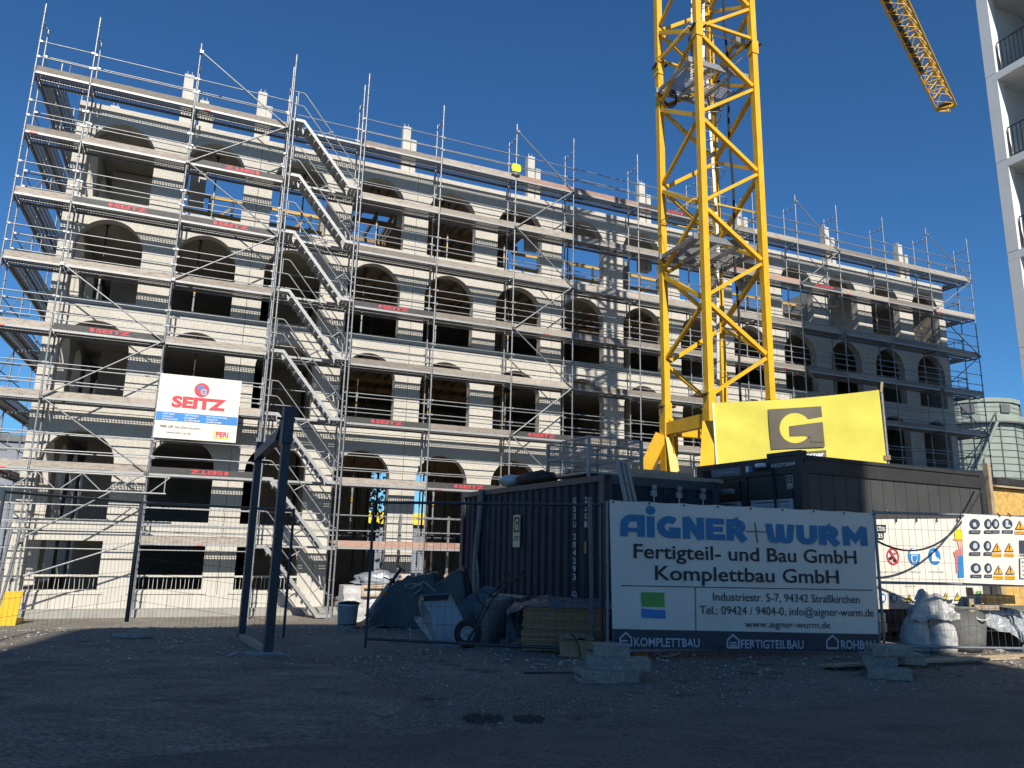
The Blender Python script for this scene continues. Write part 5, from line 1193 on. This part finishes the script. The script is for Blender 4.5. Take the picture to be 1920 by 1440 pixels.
# wheelbarrow tipped up on its nose
WC = gp(876, 1214); wcz = .2
WBR = thing('wheelbarrow', 'tipped up wheelbarrow with a black tyre and bent tube handles behind the fence', 'wheelbarrow', WC + Vector((0,.05,0)), -.12)
def loc_(x, y, d): # image point at given depth, in wheelbarrow space
    P = atd(x, y, d) - (WC + Vector((0,.05,0))); return Matrix.Rotation(.12, 3, 'Z') @ P
wc = loc_(877, 1188, 10.35)
def wheel(): 
    t = MB(); n, m_ = 28, 10; vs = []
    for i in range(n):
        a = 2*math.pi*i/n
        for k in range(m_): b = 2*math.pi*k/m_; r = .145 + .052*math.cos(b); vs.append((wc.x + r*math.cos(a), wc.y + .045*math.sin(b), wc.z + r*math.sin(a)))
    return t.add(vs, [(i*m_+k, i*m_+(k+1)%m_, ((i+1)%n)*m_+(k+1)%m_, ((i+1)%n)*m_+k) for i in range(n) for k in range(m_)], True)
tyre = ob('tyre', wheel(), m_rubber, WBR); ob('rim', MB().lathe([(0,-.05),(.022,-.05),(.022,-.02),(.05,-.012),(.085,-.026),(.102,-.03),(.102,.03),(0,.03)], 22, wc, 'y'), m_greysheet, tyre)
for off in (0, .42):
    sg = .42 if off else 0
    pts = [loc_(862, 1222, 10.3), loc_(880, 1196, 10.3), loc_(905, 1155, 10.35), loc_(925, 1120, 10.4), loc_(945, 1100, 10.45), loc_(974, 1080, 10.5), loc_(984, 1064, 10.5)] if not off else [loc_(878, 1190, 10.7), loc_(895, 1160, 10.7), loc_(920, 1115, 10.75), loc_(938, 1096, 10.8), loc_(950, 1086, 10.8), loc_(955, 1072, 10.8)]
    ob('frame_tube', MB().path(pts, .016, 7), m_rustm, WBR)
for dd in (10.35, 10.6): ob('leg_loop', MB().path([loc_(x, y, dd) for x, y in ((912,1140),(896,1124),(893,1112),(902,1106),(925,1117),(928,1120))], .014, 7), m_rustm, WBR)
ob('nose_bracket', MB().tube(loc_(850,1222,10.3), loc_(868,1214,10.3), .02, 7), m_rustm, WBR)
tc = [loc_(900,1222,10.5), loc_(932,1224,10.9), loc_(962,1118,10.95), loc_(915,1122,10.5)]
def trayf(u, v):
    p = tc[0]*(1-u)*(1-v) + tc[1]*u*(1-v) + tc[2]*u*v + tc[3]*(1-u)*v; return p + Vector((0, -.13*math.sin(math.pi*u)*math.sin(math.pi*(.15+.7*v)), 0)) + Vector((-.05*math.sin(math.pi*v)*(1-u), 0, 0))
o = ob('tray', MB().grid(trayf, 14, 14), m_greysheet, WBR); md = o.modifiers.new('thickness', 'SOLIDIFY'); md.thickness = .008
# folded sheet metal chute next to the wheel
c_ = [atd(*p) for p in ((788,1116,10.9),(844,1113,10.95),(872,1168,10.75),(866,1222,10.55),(824,1222,10.5),(805,1150,10.8))]
base = c_[4].copy(); CH_ = thing('sheet_metal_chute', 'large folded grey metal chute standing beside the wheelbarrow wheel', 'chute', base)
def panel(pts, th, m, name, back=Vector((.12,.5,0))):
    P0 = [Vector(p) - base for p in pts]; n_ = len(P0); nr = (P0[1]-P0[0]).cross(P0[2]-P0[0]).normalized()*th
    mb = MB().add(P0 + [p + nr for p in P0], [tuple(range(n_)), tuple(range(2*n_-1, n_-1, -1))] + [(i, n_+i, n_+(i+1) % n_, (i+1) % n_) for i in range(n_)]); return ob(name, mb, m, CH_)
panel(c_, .015, m_greysheet, 'face_panel'); panel([c_[5], c_[4], atd(810,1216,10.9), atd(777,1163,11.2), atd(776,1155,11.2), atd(789,1157,11.1)], .012, m_greysheet, 'side_panel'); panel([c_[0], c_[5], atd(789,1157,11.1), atd(784,1130,11.2)], .012, m_greysheet, 'side_panel')
panel([atd(790,1117,10.86), atd(843,1114,10.9), atd(842,1124,10.88), atd(790,1127,10.84)], .02, m_cont, 'top_flap'); 
for x in (790, 840): panel([atd(x,1119,10.83), atd(x+4,1119,10.83), atd(x+4,1126,10.82), atd(x,1126,10.82)], .006, m_yel if x < 800 else m_orange, 'warning_patch')
# plywood stack with a blue tarpaulin, sacks, pipes
PS = gp(1052, 1229) + Vector((.0,.42,0)); PST = thing('plywood_stack', 'tall stack of brown plywood sheets under a blue tarpaulin in front of the container', 'plywood stack', PS, -.06)
for i in range(19): ob('plywood_sheet', MB().box(-.5 + random.uniform(-.015,.015), .62 + random.uniform(-.015,.015), -.3 + random.uniform(-.012,.012), .6, .03 + .031*i, .03 + .031*i + .026), m_ply, PST)
ob('runner', MB().box(-.5,.6,-.2,-.1,0,.028).box(-.5,.6,.4,.5,0,.028), m_wood, PST)
top = .03 + .031*19
def tb(u, v):
    x = -.72 + 1.45*u; y = -.36 + 1.05*v; z = top + .03 + .05*noise.noise(Vector((u*4, v*4, 1))) + .03*abs(noise.noise(Vector((u*9, v*7, 4))))
    if u < .18: z -= (.18-u)/.18*.12
    if v < .1: z -= (.1-v)/.1*(.06 + .05*noise.noise(Vector((u*7, 0, 2))))
    return (x, y, z)
tag(ob('tarpaulin', MB().grid(tb, 46, 30), m_tarpb, None, PS, (0,0,-.06)), 'blue tarpaulin spread over the plywood stack', 'tarpaulin')
sheet('tarpaulin', [dS(948,1208,10.3), dS(975,1196,10.3), dS(988,1150,10.6), dS(952,1140,10.6)], 'blue tarpaulin corner hanging down left of the plywood stack', m_tarpb, .06, 21)
tag(ob('black_sack', MB().blob((0,0,.08), (.13,.12,.1), .4, 3, 9), m_rubber, None, dS(990,1143,10.5)), 'small black bag lying on the blue tarpaulin', 'bag')
for i, (a_, b_, m_, r_, lb) in enumerate((((1010,1133,10.75),(1133,1134,10.5),m_alu,.014,'long pale tube lying across the blue tarpaulin'),((1045,1131,10.8),(1096,1133,10.7),m_alu,.028,'short white tube lying on the blue tarpaulin behind the long one'))):
    tag(ob('tube', MB().tube(dS(*a_), dS(*b_), r_, 8), m_), lb, 'tube')
tag(ob('plank', MB().bar(dS(925,1114,11.2), dS(1090,1131,10.9), .2, .03), m_wood), 'timber plank resting on the tarpaulin along the container foot', 'plank')
tag(ob('dark_heap', MB().blob((0,0,.25), (.5,.3,.42), .3, 2, 12, flat=0), m_tarpb, None, gp(905, 1205) + Vector((0,.75,0))), 'dark blue heap of sheeting behind the wheelbarrow', 'heap')
CB_ = thing('cardboard_box', 'torn brown cardboard box tied with a black strap by the plywood stack', 'box', gp(1086, 1236) + Vector((0,.08,0)), -.1)
def cbf(mb, x0, x1, y0, y1, z0, z1, s_):
    vs = [Vector((x, y, z)) for z in (z0, z1) for y in (y0, y1) for x in (x0, x1)]; vs = [v + .03*Vector((noise.noise(v*3+Vector((s_,0,0))), noise.noise(v*3+Vector((0,s_,0))), noise.noise(v*3+Vector((0,0,s_))))) for v in vs]
    return mb.add(vs, [(0,2,3,1),(4,5,7,6),(0,1,5,4),(1,3,7,5),(3,2,6,7),(2,0,4,6)])
ob('body', cbf(MB(), -.24, .2, -.12, .16, 0, .22, 1), m_card, CB_); ob('lid_flap', MB().grid(lambda u, v: (-.26 + .46*u, -.17 + .36*v, .235 + .05*noise.noise(Vector((u*4, v*3, 7))) + .05*u*v), 10, 8), m_card, CB_); ob('strap', MB().path([(.02,-.135,.02),(.0,-.15,.15),(-.05,-.14,.25),(-.1,.0,.28),(-.12,.14,.26)], .008, 5), m_rubber, CB_)
PBN = thing('pipe_bundle', 'bundle of short grey plastic pipes seen end on beside the cardboard box', 'pipe bundle', dS(1112, 1192, 10.55), -.3)
for i in range(14):
    x, z = (i % 5)*.052 + .026*((i//5) % 2) - .1, (i//5)*.045 - .03 + random.uniform(-.008,.008); mb = MB(); L_ = .5 + random.uniform(-.05,.05)
    mb.lathe([(.025,-.02),(.025,L_),(.019,L_),(.019,-.02),(.025,-.02)], 10, (x, 0, z), 'y'); ob('pipe', mb, m_greysheet, PBN, rot=(random.uniform(-.05,.05), 0, random.uniform(-.08,.08)))
tag(ob('reel', MB().path([(.16*math.cos(t*.8), .02*math.sin(t), .07 + .06*math.sin(t*.8+.4)) for t in range(26)], .008, 5), m_sack, None, gp(1262, 1236) + Vector((0,.2,0))), 'coil of white cable under the banner edge', 'coil')
tag(ob('orange_clamp', MB().box(-.07,.07,-.04,.04,0,.07).tube((.07,0,.03),(.18,.02,.05),.02,7), m_orange, None, gp(1205, 1233) + Vector((0,.2,0))), 'small orange tool lying under the banner edge', 'tool')
tag(ob('dark_bar', MB().tube((-.32,0,.015),(.32,.02,.02),.012,6), m_rustm, None, gp(1035, 1263), (0,0,.05)), 'thin dark bar lying on the gravel in front of the plywood', 'bar')
# ------------------------------------------------------------------ lit things at the foot of the building
def fp(x, y, e): s_, z_ = onfac(x, y, e); return W(s_, e, z_)
P = fp(692, 1148, -1.6); P.z = -.1
CP = thing('covered_pallet', 'pallet of goods wrapped in clear plastic beside the scaffold stairs', 'pallet', P, YAW)
ob('load', MB().grid(lambda u, v: (-.85 + 1.7*u + .05*noise.noise(Vector((u*9, v*4, 1))), -.3 + .06*math.sin(u*19)*(1-v) + .05*noise.noise(Vector((u*5, v*7, 3))), 1.02*v), 30, 12).box(-.82,.82,-.24,.6,.0,1.0), m_sack, CP); ob('timber_frame', MB().box(-.35,.95,-.42,-.36,.95,1.05).box(-.35,.95,-.42,-.36,.72,.78).box(-.35,-.28,-.42,-.36,.78,.95).box(.3,.37,-.42,-.36,.78,.95), m_wood, CP); ob('sheeting', MB().blob((.25,.3,1.1), (.7,.4,.3), .45, 4, 5, 26, 16, flat=1.05), m_greysheet, CP)
P = fp(855, 1106, -1.2); RB = thing('red_box', 'red tool case behind the green tarpaulin near the container', 'tool case', P, YAW)
ob('case', MB().box(-.28,.28,-.15,.15,-.1,.42), m_redp, RB); ob('clasp', MB().box(-.1,.06,-.165,-.151,.12,.2), m_sack, RB); ob('case_handle', MB().path([(-.12,0,.42),(-.1,0,.5),(.1,0,.5),(.12,0,.42)], .016, 6), m_rubber, RB); ob('case_stand', MB().box(-.4,.5,-.3,.3,-1.0,-.11), m_fair, RB)
P = gp(676, 1142); TOL = thing('blue_power_tool', 'blue and orange power tool with a ring handle behind the bucket', 'tool', P + Vector((0,.3,0)))
ob('motor', MB().box(-.13,.12,-.1,.1,0,.2), m_pblue, TOL); ob('cover', MB().box(-.12,.1,-.09,.09,.205,.3), m_orange, TOL); ob('ring_handle', MB().path([(.14*math.cos(t), .05*math.sin(t), .4+.04*math.sin(t)) for t in [2*math.pi*i/14 for i in range(14)]], .014, 5, True).tube((0,-.05,.3),(0,-.05,.38),.012,5), m_rubber, TOL)
for i, (x, lb) in enumerate(((735, 'first timber trestle in the open ground floor bay by the stairs'), (825, 'second timber trestle in the next ground floor bay'))):
    s_, z_ = onfac(x, 1090, 1.5); T_ = thing('trestle', lb, 'trestle', W(s_, .7, -.1), YAW, 'timber trestles on the ground floor')
    for q_ in (-1, 1): ob('leg', MB().bar((q_*.7,0,0),(q_*.03,0,1.25),.07,.1), m_wood, T_)
    ob('post', MB().tube((0,.1,0),(0,.1,3.2),.05,8), m_galv, T_); ob('crossbar', MB().bar((-.42,.06,.55),(.42,.06,.55),.05,.09), m_wood, T_)
# steel gate frame in the yard
GB1 = Vector((-3.86, 11.42, zf)); GB2 = Vector((-3.0, 9.9, zf)); gdv = (GB2 - GB1); gln = Vector((gdv.x, gdv.y, 0)).length; grz = math.atan2(gdv.y, gdv.x)
t1 = [z for z in [i*.01 for i in range(100, 600)] if pix((GB1.x, GB1.y, z))[1] > 828][-1]; t2 = [z for z in [i*.01 for i in range(100, 600)] if pix((GB2.x, GB2.y, z))[1] > 762][-1]
GT = thing('steel_gate_frame', 'dark painted steel portal of two square posts joined by a sloping top beam', 'gate frame', GB1, grz)
ob('post', MB().box(-.048,.048,-.048,.048,0,t1-zf), m_fencedk, GT); ob('post', MB().box(gln-.05,gln+.05,-.05,.05,0,t2-zf-.5).box(gln-.07,gln+.07,-.07,.07,t2-zf-.499,t2-zf), m_fencedk, GT)
ob('post_flange', MB().box(gln+.051,gln+.062,-.055,.055,.0,t2-zf-.52), m_fencedk, GT)
ob('top_beam', MB().bar((.061,0,t1-zf-.2),(gln-.11,0,t2-zf-.3),.1,.14), m_fencedk, GT)
ob('foot_beam', MB().box(.07,gln-.07,-.05,.05,.0,.07), m_wood, GT); ob('bolt', MB().tube((.0,-.1,t1-zf-.3),(.0,.1,t1-zf-.3),.02,6).tube((gln-.1,-.12,t2-zf-.15),(gln-.1,.12,t2-zf-.15),.02,6), m_rustm, GT); ob('gate_arm', MB().bar((gln-.35,-.05,t2-zf-.38),(gln-.08,-.05,t2-zf-.2),.05,.08), m_fencedk, GT)
for P in (Vector((-5.42, 11.35, zf)), GB2): 
    tag(ob('footing', MB().blob((0,0,.0), (.3,.16,.045), .3, 3, 4), m_block, None, P), 'flat concrete footing under the leftmost fence post' if P.x < -5 else 'flat concrete footing under the nearer post of the steel gate frame', 'footing')
# ------------------------------------------------------------------ left edge: hoist foot, site machine, hall
P = fp(20, 1172, -.6) - .85*U_; P.z = -.12
HO = thing('material_hoist', 'yellow hoist base with a grey rail mast at the left corner of the scaffold', 'hoist', P, YAW)
ob('base_tray', MB().box(-.9,1.05,-.6,.5,0,.1), m_yel, HO); ob('end_plate', MB().add([(.62,-.6,.1),(1.05,-.6,.1),(1.12,-.62,.85),(.72,-.62,.85),(.62,-.56,.1),(1.05,-.56,.1),(1.12,-.58,.85),(.72,-.58,.85)], [(0,1,2,3),(7,6,5,4),(0,4,5,1),(1,5,6,2),(2,6,7,3),(3,7,4,0)]), m_yel, HO)
ob('mast_box', MB().bar((-.1,-.2,.1),(.15,-.2,1.6),.4,.3), m_greysheet, HO)
for q_ in (.35, .55): ob('mast_tube', MB().tube((q_,-.2,.1),(q_+.22,-.2,2.4),.035,8), m_galv, HO)
ob('control_panel', MB().box(-.95,-.4,-.3,-.1,1.6,2.6), m_yel, HO)
P = W(-18.2, 6, -.12); SM = thing('site_machine', 'red site machine with an orange boom behind the left corner of the scaffold', 'machine', P, YAW + .1)
ob('body', MB().box(-1.2,1.4,-1,1,.7,2.0), m_redp, SM); ob('boom', MB().bar((-2.5,-1.05,3.1),(2.0,-1.05,3.0),.25,.34), m_orange, SM); ob('boom_head', MB().bar((1.7,-1.05,2.85),(2.0,-1.05,2.3),.25,.25), m_card, SM); ob('cab', MB().box(-1.0,.2,-.8,.8,2.01,2.9), m_greysheet, SM)
for x_ in (-.8, .9):
    for y_ in (-1.05, 1.05): ob('wheel', MB().lathe([(0,-.15),(.5,-.15),(.55,-.1),(.55,.1),(.5,.15),(0,.15)], 18, (x_, y_, .55), 'y'), m_rubber, SM)
ob('counter_panel', MB().box(-1.3,1.5,-1.3,-1.02,.9,1.6), m_darkint, SM)
sA, zA = onfac(-40, 770, 40); sB_, zB_ = onfac(112, 845, 40)
HL = thing('grey_hall', 'grey clad industrial hall beyond the left corner of the building', 'building', W(sB_, 40, 0), YAW)
ob('wall', MB().box(-40, 0, 0, 20, -.3, onfac(60, 830, 40)[1]), m_hall, HL); ob('roof_edge', MB().box(-40.2, .2, -.2, 20.2, onfac(60, 830, 40)[1] + .003, onfac(60, 830, 40)[1] + .5), m_silod, HL); ob('door', MB().box(-9, -5, -.06, -.005, 0, 4), m_silod, HL); ob('window', MB().box(-4, -1.5, -.06, -.005, 4.5, 5.6), m_glass, HL)
# round clad tank with an outside stair at the right
TD = 72.0; Tc = atd(1833, 900, TD); zt_ = [z for z in [i*.05 for i in range(100, 700)] if pix((Tc.x, Tc.y, z))[1] > 762][-1]; zsh = [z for z in [i*.05 for i in range(100, 700)] if pix((Tc.x, Tc.y, z))[1] > 805][-1]
TK = thing('storage_tank', 'round pale green clad storage tank with an outside stair behind the arcade end', 'tank', (Tc.x, Tc.y, -.3)); TR = 4.15; NT = 16; h0_, h1_ = zsh + .3, zt_ + .3
n_ = int(h0_/.62)
for i in range(n_): ob('cladding_ring', MB().lathe([(TR, h0_*i/n_ + .05), (TR, h0_*(i+1)/n_ - .04)], NT, smooth=False), m_silo, TK)
ob('core', MB().lathe([(0,0),(TR-.06,0),(TR-.06,h0_),(0,h0_)], NT, smooth=False), m_silod, TK); ob('walkway', MB().lathe([(TR,h0_),(TR+.5,h0_),(TR+.5,h0_+.15),(TR,h0_+.15)], NT, smooth=False), m_silod, TK); ob('parapet', MB().lathe([(TR+.45,h0_+.15),(TR+.45,h0_+.7)], NT, smooth=False), m_silo, TK)
for i in range(4): ob('head_band', MB().lathe([(TR-.1, h0_+.2 + (h1_-h0_-.5)*i/4), (TR-.1, h0_+.2+(h1_-h0_-.5)*(i+1)/4-.05)], NT, smooth=False), m_silo, TK)
ob('head_core', MB().lathe([(TR-.16,h0_+.1),(TR-.16,h1_-.3)], NT, smooth=False), m_silod, TK); ob('roof_rim', MB().lathe([(TR+.05,h1_-.3),(TR+.05,h1_+.1),(0,h1_+.11)], NT, smooth=False), m_silo, TK)
for i in range(NT):
    t = 2*math.pi*(i+.5)/NT; R_ = Matrix.Rotation(t, 4, 'Z')
    if i % 2 == 0: ob('vent_window', MB().box(TR-.16, TR-.02, -.5, .5, h1_-1.3, h1_-.5, R_), m_silod, TK)
    t = 2*math.pi*i/NT; ob('edge_post', MB().box(TR-.02, TR+.06, -.05, .05, 0, h0_, Matrix.Rotation(t, 4, 'Z')), m_silod, TK)
va = math.atan2(-Tc.y, -Tc.x); st1 = []; st2 = []
for k in range(15): t = va - .75 + 1.2*k/14; z = h0_*.2 + h0_*.8*k/14; st1.append(((TR+.5)*math.cos(t), (TR+.5)*math.sin(t), z)); st2.append(((TR+.5)*math.cos(t), (TR+.5)*math.sin(t), z+1.0))
ob('stair_stringer', MB().path(st1, .16, 6), m_silo, TK); ob('stair_rail', MB().path(st2, .05, 5), m_silod, TK)
for k in range(0, 15, 2): ob('rail_post', MB().tube(st1[k], st2[k], .04, 5), m_silod, TK)
ob('ladder_cage', MB().path([(Vector((math.cos(va+1.6), math.sin(va+1.6), 0))*(TR+1.1) + Vector((.35*math.cos(k*1.3), .35*math.sin(k*1.3), h0_ - .5 + .13*k))) for k in range(30)], .04, 4), m_silod, TK)
# view through the open ground floor: yellow awning, autumn trees, white van body
P = W(1.0, 34, -.1); YS = thing('yellow_canopy', 'yellow canopy edge seen through the open ground floor bays', 'canopy', P, YAW)
ob('fascia', MB().box(-12,9,-.1,.1,3.7,4.6), m_pyel, YS); ob('shop_front', MB().box(-12,9,.3,.5,0,3.69), m_hall, YS)
for x_ in (-11,-6,-1,4): ob('post', MB().box(x_-.12,x_+.12,0,.2,0,3.7), m_darkint, YS)
P = W(-1.5, 30, -.1); VN = thing('white_trailer', 'white trailer body seen through the open ground floor bays', 'trailer', P, YAW)
ob('box_body', MB().box(-2.5,2.5,-1,1,.9,2.8), m_pwhite, VN)
for x_ in (-1.6, 1.6): ob('wheel', MB().lathe([(0,-.12),(.42,-.12),(.45,0),(.42,.12),(0,.12)], 16, (x_,-1.0,.45), 'y'), m_rubber, VN)
def tree(s_, e_, h_, r_, seed, label):
    T_ = thing('autumn_tree', label, 'tree', W(s_, e_, -.2)); rnd = random.Random(seed); ob('trunk', MB().tube((0,0,0),(.15,0,h_*.45),.2,8,.1), m_bark, T_)
    for i in range(5): a = i*1.3; ob('limb', MB().tube((.1,0,h_*.35+.2*i),(r_*.7*math.cos(a), r_*.7*math.sin(a), h_*.7+.2*i),.07,6,.02), m_bark, T_)
    mb = MB()
    for i in range(1500):
        d = Vector((rnd.gauss(0,1), rnd.gauss(0,1), rnd.gauss(0,1))).normalized()*(rnd.random()**.4); p = Vector((d.x*r_, d.y*r_, h_*.68 + d.z*h_*.36))
        if noise.noise(p*.9 + Vector((seed,0,0))) < -.12: continue
        a = Vector((rnd.gauss(0,1), rnd.gauss(0,1), rnd.gauss(0,1))).normalized()*.14; b = a.cross(Vector((rnd.gauss(0,1), rnd.gauss(0,1), rnd.gauss(0,1)))).normalized()*.11; mb.add([p-a, p+b, p+a, p-b], [(0,1,2,3)])
    ob('crown', mb, m_leaf, T_)
tree(0.8, 26, 7.5, 2.4, 3, 'sunlit autumn tree seen through the ground floor bay nearest the container'); tree(-5.5, 42, 8, 3, 8, 'autumn tree far behind the building seen past the yellow canopy')
# ------------------------------------------------------------------ white apartment building at the right edge
WP = Vector((15.05, 21.35, 0)); WA = rad(158.0); WDX = Vector((math.sin(WA), math.cos(WA), 0)); WRZ = math.atan2(WDX.y, WDX.x)
AB = thing('white_apartment_building', 'white apartment building with recessed balconies and dark railings at the right edge', 'building', WP, WRZ)
# local x runs towards the camera along the facade, y > 0 is into the building (to the right)
WZ = [.4] + [2.25 + 3.0*i for i in range(7)]; WTOP = 21.6; PIL = .36; BAY = 4.2; DEP = 1.9
sgn = 1
for k, z0 in enumerate([-.3, 2.25, 5.25, 8.25, 11.25, 14.25, 17.25]):
    z1 = z0 + 2.75 if z0 > 0 else 2.0
    zs = z1
    ob('slab_edge', MB().box(.004, 24, .004, 12, z1, z1 + (.25 if k < 6 else WTOP - z1)), m_white, AB)
    ob('corner_pillar', MB().box(0, PIL, 0, .3, z0+.01, z1-.01), m_white, AB)
    for b in range(5):
        x0 = PIL + (BAY + PIL)*b; x1 = x0 + BAY
        ob('pillar', MB().box(x1, x1+PIL, .0, .3, z0+.01, z1-.01), m_white, AB)
        ob('dividing_wall', MB().box(x1+.004, x1+PIL-.004, .301, DEP, z0+.01, z1-.01), m_white, AB)
        wl = ob('loggia_wall', MB().box(x0, x1, DEP, DEP+.2, z0+.005, z1-.005), m_white, AB)
        fr = ob('window', MB().box(x0+.12, x1-.5, DEP-.05, DEP-.01, z0+.05, z1-.2), m_darkint, AB); ob('pane', MB().box(x0+.2, x0+1.8, DEP-.06, DEP-.052, z0+.12, z1-.28).box(x0+1.88, x1-.58, DEP-.06, DEP-.052, z0+.12, z1-.28), m_glass, fr)
        if k == 6: pass
        if k > 0:
            r = ob('railing', MB().bar((x0+.05,.12,z0+1.05),(x1-.02,.12,z0+1.05),.03,.03).bar((x0+.05,.12,z0+.1),(x1-.02,.12,z0+.1),.03,.03), m_darkint, AB)
            bars = MB()
            for j in range(int(BAY/.13)): bars.box(x0+.05+.13*j-.006, x0+.05+.13*j+.006, .1, .14, z0+.1, z0+1.05)
            ob('bars', bars, m_darkint, r, kind='stuff')
    ob('end_wall', MB().box(.002, .2, .302, 12, z0+.01, z1-.01), m_white, AB)
ob('core', MB().box(.21, 24, DEP+.21, 11.9, -.3, WTOP-.2), m_white, AB)
ch = thing('round_lounge_chair', 'dark round wicker chair on the highest balcony in view', 'chair', WP + WDX*1.5 + Vector((-WDX.y, WDX.x, 0))*.9 + Vector((0,0,17.26)), 0)
ob('shell', MB().blob((0,0,.6), (.55,.5,.55), .05, 2, 1), m_rubber, ch); ob('foot', MB().lathe([(0,0),(.35,0),(.35,.05),(0,.06)], 16), m_rubber, ch)
# apartment block across the street behind the camera: it casts the shade over the yard
YA_ = -9.0; HA = (21.5 - YA_)*.743
BA_ = thing('apartment_block', 'pale rendered apartment block across the street that shades the yard', 'building', (10.8, YA_, 0), math.pi)
ob('wall', MB().box(0, 11.4, 0, 8, -.3, HA-.3), m_plan, BA_); ob('roof', MB().box(-.0, 11.4, -.0, 8.0, HA-.297, HA), m_silod, BA_)
wf = MB().box(-.6,.6,0,.05,0,1.5).mesh('window'); wpn = MB().box(-.52,.52,-.012,-.002,.08,1.42).mesh('pane')
for i in range(4):
    for j in range(7): f_ = ob('window', wf, m_pwhite, BA_, (1.2+2.9*i, -.052, 1.4 + 3*j)); ob('pane', wpn, m_glass, f_)
